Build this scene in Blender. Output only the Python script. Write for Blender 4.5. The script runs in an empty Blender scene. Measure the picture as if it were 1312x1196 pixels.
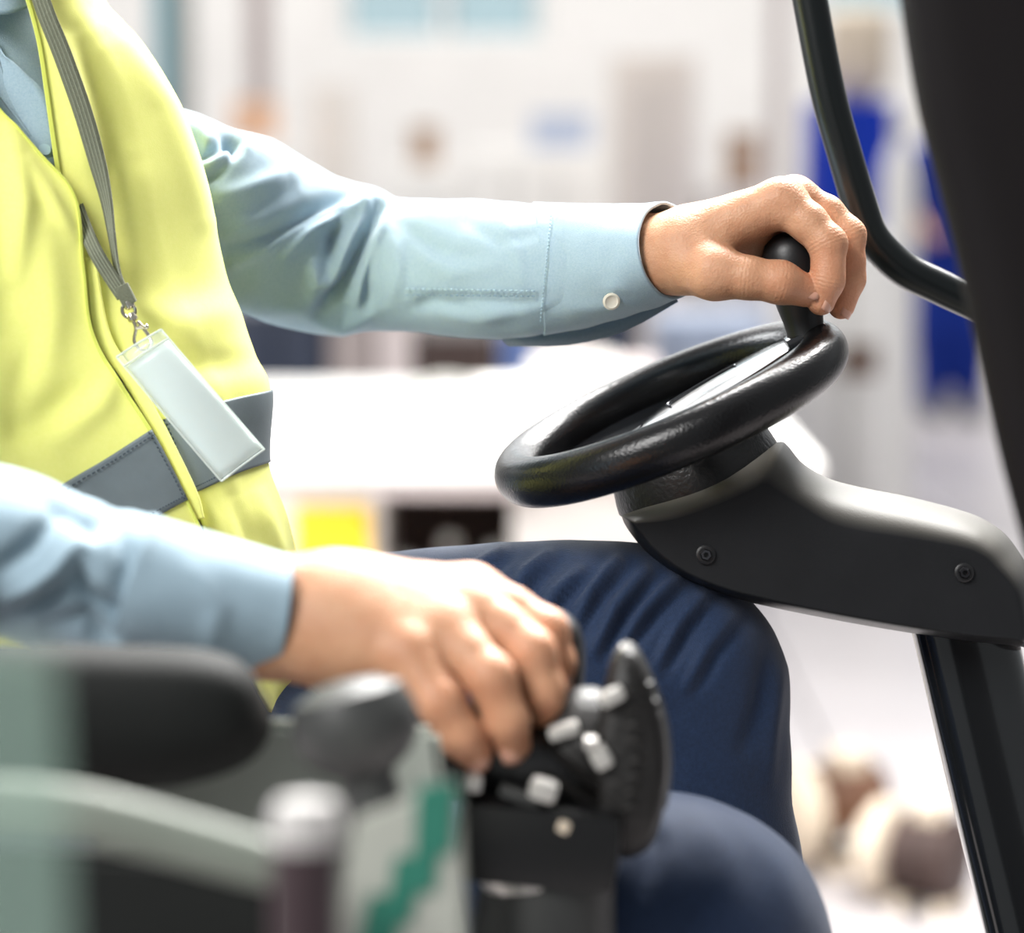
import bpy, bmesh, math, random
import numpy as np
from mathutils import Vector, Matrix, noise as mnoise

random.seed(7); np.random.seed(7)
SC = bpy.context.scene
COL = SC.collection

# ------------------------------------------------------------ camera, world, light, exposure
F, CX, CY = 3225.0, 656.0, 598.0                 # focal length in pixels of the 1312 x 1196 frame
TH = math.atan(448.0 / F)                        # the camera looks slightly down
CAM = np.array([0.0, -1.5, 1.6])
FWD = np.array([0.0, math.cos(TH), -math.sin(TH)])
UPV = np.array([0.0, math.sin(TH), math.cos(TH)])
RGT = np.array([1.0, 0.0, 0.0])

cam_data = bpy.data.cameras.new('camera')
cam = bpy.data.objects.new('camera', cam_data); COL.objects.link(cam)
cam.location = CAM; cam.rotation_euler = (math.pi / 2 - TH, 0, 0)
cam_data.sensor_width = 36.0; cam_data.lens = 36.0 * F / 1312.0
cam_data.clip_start = 0.05; cam_data.clip_end = 200
cam_data.dof.use_dof = True; cam_data.dof.focus_distance = 1.475; cam_data.dof.aperture_fstop = 3.3
SC.camera = cam

world = bpy.data.worlds.new('world'); SC.world = world; world.use_nodes = True
wn = world.node_tree.nodes['Background']
wn.inputs[0].default_value = (0.93, 0.97, 1.0, 1); wn.inputs[1].default_value = 0.26

def area_light(name, loc, target, size, size_y, energy, col=(1, 1, 1)):
    l = bpy.data.lights.new(name, 'AREA'); l.shape = 'RECTANGLE'; l.size = size; l.size_y = size_y
    l.energy = energy; l.color = col
    o = bpy.data.objects.new(name, l); COL.objects.link(o); o.location = loc
    o.rotation_euler = (Vector(target) - Vector(loc)).to_track_quat('-Z', 'Y').to_euler()
    return o
area_light('skylight', (0.7, 2.3, 4.4), (0.1, 0.1, 1.3), 2.6, 1.8, 680, (1, 0.985, 0.96))
area_light('skylight', (-3.2, -3.4, 5.0), (0, 0, 1.3), 2.5, 2.5, 315, (1, 0.99, 0.97))
area_light('side_fill_light', (-2.6, 1.5, 2.5), (0.1, 0.0, 1.3), 1.4, 1.2, 95, (0.97, 0.99, 1))  # unseen side fill, added to brighten the cover's bevel and the vest
area_light('skylight', (0.0, 11.0, 7.0), (0, 11, 0), 12.0, 9.0, 850, (1, 0.985, 0.97))

SC.view_settings.view_transform = 'Standard'
try: SC.view_settings.look = 'None'
except Exception: pass
SC.view_settings.exposure = 0.42; SC.view_settings.gamma = 1.0
SC.view_settings.use_curve_mapping = False

# ------------------------------------------------------------ helpers
def P(px, py, d):
    """World point that lies d metres in front of the camera's place, measured from a pixel."""
    px, py, d = np.asarray(px, float), np.asarray(py, float), np.asarray(d, float)
    x = (px - CX) / F * d; u = -(py - CY) / F * d
    return CAM + x[..., None] * RGT + d[..., None] * FWD + u[..., None] * UPV
def PV(px, py, d): return Vector(P(px, py, d))
def ground(px, d, z=0.0):
    """World point at height z, d metres away (level distance), in the column of pixel px."""
    return np.array([(px - CX) / F * d, CAM[1] + d, z])

ORG = {}
def empty(name, loc):
    o = bpy.data.objects.new(name, None); COL.objects.link(o)
    o.location = loc; o.empty_display_size = 0.05
    ORG[o.name] = np.array(loc, float)
    return o
def tag(o, label, cat=None, group=None, kind=None):
    if label: o['label'] = label
    if cat: o['category'] = cat
    if group: o['group'] = group
    if kind: o['kind'] = kind
    return o
def mk(name, verts, faces, mat, parent=None, smooth=True, sharp=None):
    v = np.asarray(verts, float).reshape(-1, 3)
    org = ORG[parent.name] if parent is not None else v.mean(axis=0)
    if parent is None: org = np.array([v[:, 0].mean(), v[:, 1].mean(), v[:, 2].min()])
    me = bpy.data.meshes.new(name)
    me.from_pydata((v - org).tolist(), [], [tuple(int(i) for i in f) for f in faces])
    if smooth: me.polygons.foreach_set('use_smooth', [True] * len(me.polygons))
    me.validate(); me.update()
    o = bpy.data.objects.new(name, me); COL.objects.link(o)
    me.materials.append(mat)
    if parent is not None: o.parent = parent
    else: o.location = org
    ORG[o.name] = org
    if sharp:
        try: me.set_sharp_from_angle(angle=math.radians(sharp))
        except Exception: pass
    return o
def fix_normals(o):
    bm = bmesh.new(); bm.from_mesh(o.data); bmesh.ops.holes_fill(bm, edges=[e for e in bm.edges if len(e.link_faces) == 1], sides=0)
    bmesh.ops.recalc_face_normals(bm, faces=bm.faces); bm.to_mesh(o.data); bm.free()
    return o

class MB:
    """Collects shapes into one mesh."""
    def __init__(s): s.v, s.f = [], []
    def add(s, v, f):
        n = len(s.v); s.v += [tuple(p) for p in v]; s.f += [tuple(i + n for i in q) for q in f]; return s
    def box(s, c, size, rot=None, bev=0.0):
        bm = bmesh.new(); bmesh.ops.create_cube(bm, size=1.0)
        for w in bm.verts: w.co = Vector((w.co.x * size[0], w.co.y * size[1], w.co.z * size[2]))
        if bev > 0: bmesh.ops.bevel(bm, geom=bm.edges[:], offset=bev, segments=2, profile=0.7, affect='EDGES')
        M = rot.to_4x4() if rot is not None else Matrix.Identity(4)
        for w in bm.verts: w.co = M @ w.co + Vector(c)
        bm.verts.index_update()
        s.add([tuple(w.co) for w in bm.verts], [[w.index for w in f.verts] for f in bm.faces]); bm.free(); return s
    def lathe(s, base, axis, prof, n=32):
        """prof: list of (radius, height along axis)."""
        a = Vector(axis).normalized(); b = a.orthogonal().normalized(); c = a.cross(b); base = Vector(base)
        v, f = [], []
        for r, h in prof:
            for k in range(n):
                t = 2 * math.pi * k / n
                v.append(base + a * h + (b * math.cos(t) + c * math.sin(t)) * max(r, 1e-5))
        for i in range(len(prof) - 1):
            for k in range(n):
                f.append((i * n + k, i * n + (k + 1) % n, (i + 1) * n + (k + 1) % n, (i + 1) * n + k))
        f.append(tuple(range(n - 1, -1, -1))); f.append(tuple((len(prof) - 1) * n + k for k in range(n)))
        return s.add(v, f)
    def tube(s, pts, r, n=12, rb=None, cap=True):
        pts = [Vector(p) for p in pts]; m = len(pts)
        rr = r if hasattr(r, '__len__') else [r] * m
        v, f = [], []; prev = None
        for i, p in enumerate(pts):
            t = (pts[min(i + 1, m - 1)] - pts[max(i - 1, 0)]).normalized()
            if prev is None: b = t.orthogonal().normalized()
            else: b = (prev - t * prev.dot(t)).normalized()
            prev = b; c = t.cross(b)
            for k in range(n):
                a = 2 * math.pi * k / n
                v.append(p + (b * math.cos(a) + c * math.sin(a)) * rr[i])
        for i in range(m - 1):
            for k in range(n):
                f.append((i * n + k, i * n + (k + 1) % n, (i + 1) * n + (k + 1) % n, (i + 1) * n + k))
        if cap: f.append(tuple(range(n - 1, -1, -1))); f.append(tuple((m - 1) * n + k for k in range(n)))
        return s.add(v, f)
    def ball(s, c, rad, rot=None, n=20):
        M = rot.to_3x3() if rot is not None else Matrix.Identity(3)
        rad = rad if hasattr(rad, '__len__') else (rad,) * 3
        v, f = [], []; m = n // 2
        for i in range(m + 1):
            th = math.pi * i / m
            for k in range(n):
                ph = 2 * math.pi * k / n
                q = Vector((math.sin(th) * math.cos(ph) * rad[0], math.sin(th) * math.sin(ph) * rad[1], math.cos(th) * rad[2]))
                v.append(M @ q + Vector(c))
        for i in range(m):
            for k in range(n): f.append((i * n + k, (i + 1) * n + k, (i + 1) * n + (k + 1) % n, i * n + (k + 1) % n))
        return s.add(v, f)
    def build(s, name, mat, parent=None, smooth=True, sharp=35):
        o = mk(name, s.v, s.f, mat, parent, smooth); 
        bm = bmesh.new(); bm.from_mesh(o.data); bmesh.ops.remove_doubles(bm, verts=bm.verts, dist=2e-5)
        bmesh.ops.recalc_face_normals(bm, faces=bm.faces); bm.to_mesh(o.data); bm.free()
        if smooth and sharp:
            try: o.data.set_sharp_from_angle(angle=math.radians(sharp))
            except Exception: pass
        return o

def crom(pts, n):
    """Catmull-Rom through rows of pts, resampled to n."""
    p = np.asarray(pts, float); m = len(p)
    p = np.vstack([2 * p[0] - p[1], p, 2 * p[-1] - p[-2]])
    t = np.linspace(0, m - 1 - 1e-9, n); i = t.astype(int); u = (t - i)[:, None]
    a, b, c, d = p[i], p[i + 1], p[i + 2], p[i + 3]
    return 0.5 * (2 * b + (c - a) * u + (2 * a - 5 * b + 4 * c - d) * u ** 2 + (3 * b - a - 3 * c + d) * u ** 3)
def cromv(pts, n): return [Vector(q) for q in crom(pts, n)]

def polydist(q, poly):
    """Distance of points q (n,2) to a polyline, and the parameter 0..1 along it."""
    best = np.full(len(q), 1e9); par = np.zeros(len(q)); poly = np.asarray(poly, float); m = len(poly) - 1
    for k in range(m):
        a, b = poly[k], poly[k + 1]; ab = b - a
        t = np.clip(((q - a) @ ab) / (ab @ ab), 0, 1)
        dd = np.linalg.norm(q - a - t[:, None] * ab, axis=1); w = dd < best
        best[w] = dd[w]; par[w] = (k + t[w]) / m
    return best, par
def fold_field(px, py, folds):
    q = np.stack([px.ravel(), py.ravel()], 1); out = np.zeros(len(q))
    for poly, amp, wid in folds:
        dd, par = polydist(q, poly)
        out += amp * np.exp(-(dd / wid) ** 2) * (0.35 + 0.65 * np.sin(np.pi * np.clip(par, 0.02, 0.98)) ** 0.7)
    return out.reshape(px.shape)
def nz(pts, scale, seed=0.0):
    return np.array([mnoise.noise(Vector((p[0] * scale + seed, p[1] * scale, p[2] * scale))) for p in np.asarray(pts).reshape(-1, 3)])

def grid_faces(nu, nv, wrap_v=False, off=0):
    f = []
    for i in range(nu - 1):
        for j in range(nv if wrap_v else nv - 1):
            k = (j + 1) % nv
            f.append((off + i * nv + j, off + i * nv + k, off + (i + 1) * nv + k, off + (i + 1) * nv + j))
    return f
def limb(stations, nl=160, ns=96, folds=(), namp=0.0, nscale=40, power=2.0, cap=True):
    """Sleeve or trouser leg: stations (px, py, d, half height px, half depth m, skew px) become rings along a spline."""
    s = crom(stations, nl)
    tx = np.gradient(s[:, 0]); ty = np.gradient(s[:, 1]); L = np.hypot(tx, ty); tx, ty = tx / L, ty / L
    nx, ny = ty, -tx                                    # image-plane perpendicular (up for a left-to-right limb)
    ph = np.linspace(0, 2 * np.pi, ns, endpoint=False)
    c, sn = np.cos(ph), np.sin(ph)
    c = np.sign(c) * np.abs(c) ** (2 / power); sn = np.sign(sn) * np.abs(sn) ** (2 / power)
    px = s[:, 0, None] + nx[:, None] * s[:, 3, None] * c + tx[:, None] * s[:, 5, None] * sn
    py = s[:, 1, None] + ny[:, None] * s[:, 3, None] * c + ty[:, None] * s[:, 5, None] * sn
    dd = s[:, 2, None] - s[:, 4, None] * sn
    pts = P(px, py, dd)
    cen = P(s[:, 0], s[:, 1], s[:, 2])[:, None, :]
    nr = pts - cen; nr /= np.linalg.norm(nr, axis=2, keepdims=True)
    disp = fold_field(px, py, folds) if folds else np.zeros(px.shape)
    if namp: disp = disp + namp * nz(pts, nscale).reshape(px.shape)
    pts = pts + nr * disp[..., None]
    f = grid_faces(nl, ns, True)
    v = pts.reshape(-1, 3)
    return v, f
def patch(rows, nu=80, nv=60, folds=(), namp=0.0, nscale=25, seed=0.0):
    """Cloth surface through a grid of control points (px, py, d)."""
    r = np.asarray(rows, float)
    a = np.stack([crom(r[:, j], nu) for j in range(r.shape[1])], 1)
    b = np.stack([crom(a[i], nv) for i in range(nu)], 0)
    pts = P(b[..., 0], b[..., 1], b[..., 2])
    du = np.gradient(pts, axis=0); dv = np.gradient(pts, axis=1)
    n = np.cross(du, dv); n /= np.linalg.norm(n, axis=2, keepdims=True) + 1e-12
    s = np.sign((n * (CAM - pts)).sum(2).mean()); n *= s
    disp = fold_field(b[..., 0], b[..., 1], folds) if folds else np.zeros(b.shape[:2])
    if namp: disp = disp + namp * nz(pts, nscale, seed).reshape(disp.shape)
    pts = pts + n * disp[..., None]
    return pts, n
def solid(o, th, off=-1.0):
    m = o.modifiers.new('thickness', 'SOLIDIFY'); m.thickness = th; m.offset = off; return o
def cloth(name, pts, mat, parent, th=0.0016, flip=False):
    nu, nv = pts.shape[:2]; f = grid_faces(nu, nv)
    if flip: f = [q[::-1] for q in f]
    o = mk(name, pts.reshape(-1, 3), f, mat, parent)
    return solid(o, th)

# signed distance bodies --------------------------------------------------
def cone_sdf(X, a, b, ra, rb):
    a, b = np.asarray(a, np.float32), np.asarray(b, np.float32); ab = b - a
    t = np.clip(((X - a) @ ab) / max(float(ab @ ab), 1e-9), 0, 1)
    return np.linalg.norm(X - a - t[..., None] * ab, axis=-1) - (ra + (rb - ra) * t)
def smin(a, b, k):
    h = np.maximum(k - np.abs(a - b), 0) / k
    return np.minimum(a, b) - h * h * k * 0.25
def nets(fun, lo, hi, h):
    """Naive surface nets over a signed distance function."""
    lo = np.asarray(lo, float); n = np.ceil((np.asarray(hi) - lo) / h).astype(int) + 1
    ax = [(lo[i] + h * np.arange(n[i])).astype(np.float32) for i in range(3)]
    X = np.stack(np.meshgrid(*ax, indexing='ij'), -1)
    f = fun(X); s = f < 0
    cnt = np.zeros(tuple(n - 1), int)
    cs = [(i, j, k) for i in (0, 1) for j in (0, 1) for k in (0, 1)]
    def sl(c): return tuple(slice(c[q], c[q] + n[q] - 1) for q in range(3))
    for c in cs: cnt += s[sl(c)]
    act = np.argwhere((cnt > 0) & (cnt < 8)); idx = -np.ones(tuple(n - 1), int); idx[tuple(act.T)] = np.arange(len(act))
    acc = np.zeros((len(act), 3)); num = np.zeros(len(act))
    for c in cs:
        for q in range(3):
            if c[q] == 0:
                e = list(c); e[q] = 1
                fa = f[tuple((act + c).T)]; fb = f[tuple((act + e).T)]; w = (fa < 0) != (fb < 0)
                t = np.where(w, fa / np.where(w, fa - fb, 1), 0)
                p = np.tile(np.array(c, float), (len(act), 1)); p[:, q] += t
                acc[w] += p[w]; num[w] += 1
    v = lo + h * (act + acc / num[:, None])
    faces = []
    for q in range(3):
        r1, r2 = (q + 1) % 3, (q + 2) % 3
        a = np.take(s, range(0, n[q] - 1), q); b = np.take(s, range(1, n[q]), q)
        e = np.argwhere(a != b)
        e = e[(e[:, r1] > 0) & (e[:, r2] > 0) & (e[:, r1] < n[r1] - 1) & (e[:, r2] < n[r2] - 1)]
        fl = a[tuple(e.T)]
        def off(d1, d2):
            g = e.copy(); g[:, r1] -= d1; g[:, r2] -= d2; return idx[tuple(g.T)]
        quad = np.stack([off(1, 1), off(0, 1), off(0, 0), off(1, 0)], 1)
        quad[~fl] = quad[~fl][:, ::-1]
        faces.append(quad)
    return v, np.vstack(faces)

# ------------------------------------------------------------ materials
def newmat(name):
    m = bpy.data.materials.new(name); m.use_nodes = True
    return m, m.node_tree, m.node_tree.nodes['Principled BSDF']
def mat(name, col, rough=0.5, metal=0.0, var=0.0, vscale=8.0, bump=0.0, bscale=300.0, btype='noise', coat=0.0, sheen=0.0, trans=0.0, ior=1.45, spec=0.5, sss=0.0, bdist=0.001):
    m, nt, b = newmat(name); N, L = nt.nodes, nt.links
    b.inputs['Base Color'].default_value = (*col, 1); b.inputs['Roughness'].default_value = rough
    b.inputs['Metallic'].default_value = metal; b.inputs['IOR'].default_value = ior
    b.inputs['Specular IOR Level'].default_value = spec
    if coat: b.inputs['Coat Weight'].default_value = coat; b.inputs['Coat Roughness'].default_value = 0.08
    if sheen: b.inputs['Sheen Weight'].default_value = sheen
    if trans: b.inputs['Transmission Weight'].default_value = trans
    if sss:
        b.inputs['Subsurface Weight'].default_value = sss; b.inputs['Subsurface Radius'].default_value = (1.0, 0.35, 0.2); b.inputs['Subsurface Scale'].default_value = 0.006
    tc = N.new('ShaderNodeTexCoord')
    if var:
        t = N.new('ShaderNodeTexNoise'); t.inputs['Scale'].default_value = vscale; t.inputs['Detail'].default_value = 6
        L.new(tc.outputs['Object'], t.inputs['Vector'])
        r = N.new('ShaderNodeValToRGB')
        r.color_ramp.elements[0].position = 0.3; r.color_ramp.elements[1].position = 0.7
        r.color_ramp.elements[0].color = (*[max(0, c * (1 - var)) for c in col], 1)
        r.color_ramp.elements[1].color = (*[min(1, c * (1 + var)) for c in col], 1)
        L.new(t.outputs['Fac'], r.inputs['Fac']); L.new(r.outputs['Color'], b.inputs['Base Color'])
    if bump:
        if btype == 'voronoi':
            t = N.new('ShaderNodeTexVoronoi'); t.inputs['Scale'].default_value = bscale; o = t.outputs['Distance']
        elif btype == 'wave':
            t = N.new('ShaderNodeTexWave'); t.inputs['Scale'].default_value = bscale; o = t.outputs['Fac']
        else:
            t = N.new('ShaderNodeTexNoise'); t.inputs['Scale'].default_value = bscale; t.inputs['Detail'].default_value = 4; o = t.outputs['Fac']
        L.new(tc.outputs['Object'], t.inputs['Vector'])
        bp = N.new('ShaderNodeBump'); bp.inputs['Strength'].default_value = bump; bp.inputs['Distance'].default_value = bdist
        L.new(o, bp.inputs['Height']); L.new(bp.outputs['Normal'], b.inputs['Normal'])
    return m
def glassy(name, col, opacity, rough=0.2):
    """Thin dust-covered clear plastic: part see-through, part pale film."""
    m, nt, b = newmat(name); N, L = nt.nodes, nt.links
    b.inputs['Base Color'].default_value = (*col, 1); b.inputs['Roughness'].default_value = rough
    t = N.new('ShaderNodeBsdfTransparent'); t.inputs[0].default_value = (0.97, 0.99, 0.98, 1)
    mx = N.new('ShaderNodeMixShader'); mx.inputs[0].default_value = opacity
    out = N['Material Output']
    L.new(t.outputs[0], mx.inputs[1]); L.new(b.outputs[0], mx.inputs[2]); L.new(mx.outputs[0], out.inputs['Surface'])
    return m
def weave(name, col, col2, scale, rough=0.85, bump=0.25, sheen=0.2, var=0.1):
    """Woven cloth: two crossed thread waves under a soft mottling."""
    m, nt, b = newmat(name); N, L = nt.nodes, nt.links
    b.inputs['Roughness'].default_value = rough; b.inputs['Sheen Weight'].default_value = sheen; b.inputs['Specular IOR Level'].default_value = 0.25
    tc = N.new('ShaderNodeTexCoord')
    t = N.new('ShaderNodeTexNoise'); t.inputs['Scale'].default_value = scale; t.inputs['Detail'].default_value = 8; t.inputs['Roughness'].default_value = 0.75
    L.new(tc.outputs['Object'], t.inputs['Vector'])
    r = N.new('ShaderNodeValToRGB'); r.color_ramp.elements[0].position = 0.35; r.color_ramp.elements[1].position = 0.65
    r.color_ramp.elements[0].color = (*col2, 1); r.color_ramp.elements[1].color = (*col, 1)
    L.new(t.outputs['Fac'], r.inputs['Fac']); L.new(r.outputs['Color'], b.inputs['Base Color'])
    v = N.new('ShaderNodeTexVoronoi'); v.inputs['Scale'].default_value = scale * 3
    L.new(tc.outputs['Object'], v.inputs['Vector'])
    bp = N.new('ShaderNodeBump'); bp.inputs['Strength'].default_value = bump; bp.inputs['Distance'].default_value = 0.0008
    L.new(v.outputs['Distance'], bp.inputs['Height']); L.new(bp.outputs['Normal'], b.inputs['Normal'])
    return m

M = {}
M['vest'] = weave('hi_vis_fabric', (0.88, 0.88, 0.26), (0.85, 0.86, 0.23), 400, 0.75, 0.05, 0.15)
M['vest_edge'] = mat('vest_binding', (0.70, 0.76, 0.13), 0.6, sheen=0.2)
M['band'] = mat('reflective_tape', (0.17, 0.205, 0.22), 0.5, 0.2, var=0.06, vscale=60, bump=0.1, bscale=900)
M['thread'] = mat('dark_thread', (0.05, 0.07, 0.09), 0.8)
M['shirt'] = weave('chambray', (0.37, 0.49, 0.565), (0.29, 0.41, 0.50), 700, 0.85, 0.25, 0.25)
M['shirt_seam'] = mat('pale_thread', (0.42, 0.58, 0.68), 0.8)
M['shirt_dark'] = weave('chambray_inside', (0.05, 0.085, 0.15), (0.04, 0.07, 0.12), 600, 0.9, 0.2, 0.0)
M['button'] = mat('shell_button', (0.78, 0.74, 0.62), 0.25, coat=0.5)
M['trousers'] = weave('navy_denim', (0.013, 0.031, 0.080), (0.008, 0.020, 0.054), 420, 0.7, 0.3, 0.15)
M['lanyard'] = mat('grey_olive_webbing', (0.145, 0.155, 0.105), 0.8, bump=0.35, bscale=900, btype='voronoi')
M['chrome'] = mat('nickel', (0.62, 0.58, 0.48), 0.18, 1.0)
M['card'] = mat('white_card', (0.72, 0.76, 0.76), 0.35, coat=0.6)
M['clear'] = glassy('clear_vinyl', (0.85, 0.90, 0.88), 0.22, 0.12)
M['rubber'] = mat('black_leather_grain', (0.005, 0.005, 0.0055), 0.25, bump=0.22, bscale=650, btype='voronoi', spec=0.4, bdist=0.0007)
M['gloss_black'] = mat('polished_black_plastic', (0.012, 0.013, 0.015), 0.12, spec=0.9, coat=0.6, bump=0.05, bscale=500)
M['knob'] = mat('black_knob_plastic', (0.010, 0.010, 0.011), 0.42, bump=0.08, bscale=600)
M['boss'] = mat('textured_black_boss', (0.008, 0.008, 0.0085), 0.42, bump=0.6, bscale=300, bdist=0.0012)
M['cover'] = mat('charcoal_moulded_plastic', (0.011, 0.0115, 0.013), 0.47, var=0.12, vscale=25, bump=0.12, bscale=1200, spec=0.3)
M['black_paint'] = mat('black_gloss_paint', (0.008, 0.009, 0.010), 0.16, spec=0.6, coat=0.4, bump=0.05, bscale=40)
M['tube_paint'] = mat('black_satin_paint', (0.005, 0.007, 0.0075), 0.28, spec=0.35)
M['pillar'] = mat('matt_black_pillar', (0.006, 0.0045, 0.005), 0.7, var=0.2, vscale=6, spec=0.2)
M['steel'] = mat('screw_steel', (0.10, 0.10, 0.11), 0.3, 1.0)
M['silver'] = mat('silver_plastic', (0.55, 0.53, 0.50), 0.3, 0.4)
M['black_plastic'] = mat('black_console_plastic', (0.005, 0.005, 0.0055), 0.38, bump=0.1, bscale=400)
M['ribbed'] = mat('ribbed_black_rubber', (0.008, 0.007, 0.0065), 0.5, bump=0.6, bscale=220, bdist=0.002)
M['grey_plastic'] = mat('grey_console_plastic', (0.042, 0.043, 0.042), 0.45)
M['seat'] = mat('dark_vinyl', (0.009, 0.010, 0.0095), 0.7, bump=0.2, bscale=300, spec=0.2)
M['panel_grey'] = mat('grey_painted_panel', (0.26, 0.28, 0.25), 0.35, var=0.1, vscale=12)
M['pale_green'] = mat('pale_green_paint', (0.17, 0.19, 0.16), 0.55, var=0.08, vscale=9)
M['maroon'] = mat('dark_maroon_grip', (0.035, 0.020, 0.024), 0.45)
M['white_cap'] = mat('white_cap_plastic', (0.45, 0.43, 0.42), 0.45)
M['sign_green'] = mat('sign_green', (0.02, 0.15, 0.105), 0.5)
M['sign_white'] = mat('sign_white', (0.36, 0.37, 0.33), 0.5)
M['acrylic'] = glassy('scuffed_acrylic', (0.36, 0.48, 0.42), 0.24, 0.3)
M['nail'] = mat('fingernail', (0.56, 0.29, 0.21), 0.28, sss=0.2)

def toplit(m, col, amount):
    """Painted top light: pale grey mixed into the faces that look upward."""
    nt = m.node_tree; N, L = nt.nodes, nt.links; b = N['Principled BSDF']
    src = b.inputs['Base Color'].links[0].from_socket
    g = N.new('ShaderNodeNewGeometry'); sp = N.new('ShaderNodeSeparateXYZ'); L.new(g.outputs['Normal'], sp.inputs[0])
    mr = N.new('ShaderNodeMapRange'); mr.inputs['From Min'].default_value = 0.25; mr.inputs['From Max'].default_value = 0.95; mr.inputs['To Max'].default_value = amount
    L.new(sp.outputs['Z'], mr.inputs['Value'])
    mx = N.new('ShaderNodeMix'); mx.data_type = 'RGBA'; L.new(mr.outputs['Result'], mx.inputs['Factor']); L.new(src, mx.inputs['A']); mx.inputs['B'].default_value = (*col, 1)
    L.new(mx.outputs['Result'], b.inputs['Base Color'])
toplit(M['cover'], (0.17, 0.16, 0.14), 0.75)  # paler upward faces stand in for light on the cover's bevel
def skin_mat():
    m, nt, b = newmat('skin'); N, L = nt.nodes, nt.links
    b.inputs['Roughness'].default_value = 0.48; b.inputs['Specular IOR Level'].default_value = 0.35
    b.inputs['Subsurface Weight'].default_value = 0.25; b.inputs['Subsurface Radius'].default_value = (1.0, 0.4, 0.25); b.inputs['Subsurface Scale'].default_value = 0.004
    tc = N.new('ShaderNodeTexCoord')
    at = N.new('ShaderNodeAttribute'); at.attribute_name = 'flush'
    t = N.new('ShaderNodeTexNoise'); t.inputs['Scale'].default_value = 55; t.inputs['Detail'].default_value = 5
    L.new(tc.outputs['Object'], t.inputs['Vector'])
    r = N.new('ShaderNodeValToRGB'); r.color_ramp.elements[0].position = 0.3; r.color_ramp.elements[1].position = 0.7
    r.color_ramp.elements[0].color = (0.49, 0.245, 0.137, 1); r.color_ramp.elements[1].color = (0.59, 0.33, 0.198, 1)
    L.new(t.outputs['Fac'], r.inputs['Fac'])
    mx = N.new('ShaderNodeMix'); mx.data_type = 'RGBA'
    L.new(at.outputs['Fac'], mx.inputs['Factor']); L.new(r.outputs['Color'], mx.inputs['A']); mx.inputs['B'].default_value = (0.52, 0.17, 0.095, 1)
    L.new(mx.outputs['Result'], b.inputs['Base Color'])
    v = N.new('ShaderNodeTexVoronoi'); v.inputs['Scale'].default_value = 750
    L.new(tc.outputs['Object'], v.inputs['Vector'])
    n2 = N.new('ShaderNodeTexNoise'); n2.inputs['Scale'].default_value = 160; n2.inputs['Detail'].default_value = 6
    L.new(tc.outputs['Object'], n2.inputs['Vector'])
    ad = N.new('ShaderNodeMath'); ad.operation = 'MULTIPLY_ADD'; ad.inputs[1].default_value = 0.3
    L.new(v.outputs['Distance'], ad.inputs[0]); L.new(n2.outputs['Fac'], ad.inputs[2])
    bp = N.new('ShaderNodeBump'); bp.inputs['Strength'].default_value = 0.5; bp.inputs['Distance'].default_value = 0.0013
    L.new(ad.outputs[0], bp.inputs['Height'])
    js = N.new('ShaderNodeAttribute'); js.attribute_name = 'crease_at'; jm = N.new('ShaderNodeAttribute'); jm.attribute_name = 'crease_on'
    wob = N.new('ShaderNodeMath'); wob.operation = 'MULTIPLY_ADD'; wob.inputs[1].default_value = 2.2
    L.new(n2.outputs['Fac'], wob.inputs[0]); L.new(js.outputs['Fac'], wob.inputs[2])
    sn = N.new('ShaderNodeMath'); sn.operation = 'SINE'; fr = N.new('ShaderNodeMath'); fr.operation = 'MULTIPLY'; fr.inputs[1].default_value = 2.6
    L.new(wob.outputs[0], fr.inputs[0]); L.new(fr.outputs[0], sn.inputs[0])
    mu = N.new('ShaderNodeMath'); mu.operation = 'MULTIPLY'; L.new(sn.outputs[0], mu.inputs[0]); L.new(jm.outputs['Fac'], mu.inputs[1])
    b2 = N.new('ShaderNodeBump'); b2.inputs['Strength'].default_value = 0.6; b2.inputs['Distance'].default_value = 0.00016
    L.new(mu.outputs[0], b2.inputs['Height']); L.new(bp.outputs['Normal'], b2.inputs['Normal']); L.new(b2.outputs['Normal'], b.inputs['Normal'])
    return m
M['skin'] = skin_mat()

# ------------------------------------------------------------ the hall
M['floor'] = mat('pale_concrete', (0.43, 0.40, 0.405), 0.36, var=0.05, vscale=2.0, bump=0.05, bscale=60)
M['joint'] = mat('floor_joint', (0.42, 0.38, 0.38), 0.6)
M['wall'] = mat('white_wall', (0.80, 0.78, 0.75), 0.7, var=0.03, vscale=3)
M['winframe'] = mat('window_frame_white', (0.80, 0.80, 0.78), 0.5)
M['pane'] = glassy('pale_blue_pane', (0.55, 0.74, 0.80), 0.55, 0.15)
M['white_paint'] = mat('white_machine_paint', (0.83, 0.81, 0.78), 0.45, var=0.03, vscale=5)
M['offwhite'] = mat('offwhite_machine_paint', (0.70, 0.66, 0.62), 0.45, var=0.05, vscale=5)
M['beige'] = mat('beige_locker_paint', (0.70, 0.63, 0.57), 0.45, var=0.04, vscale=5)
M['yellow'] = mat('yellow_machine_paint', (0.83, 0.50, 0.02), 0.4, var=0.04, vscale=6)
M['dark_navy'] = mat('navy_machine_paint', (0.02, 0.03, 0.06), 0.45)
M['dark_brown'] = mat('dark_brown_iron', (0.06, 0.035, 0.03), 0.6, var=0.3, vscale=9)
M['rust'] = mat('rusty_casting', (0.12, 0.055, 0.03), 0.65, var=0.5, vscale=14, bump=0.3, bscale=60)
M['taupe'] = mat('taupe_paint', (0.42, 0.36, 0.35), 0.5)
M['pinkish'] = mat('pale_pink_grey_paint', (0.66, 0.58, 0.57), 0.5)
M['cobalt'] = mat('cobalt_blue_paint', (0.004, 0.030, 0.36), 0.6, var=0.1, vscale=7, spec=0.2)
M['blue'] = mat('mid_blue_paint', (0.10, 0.17, 0.42), 0.5)
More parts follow.
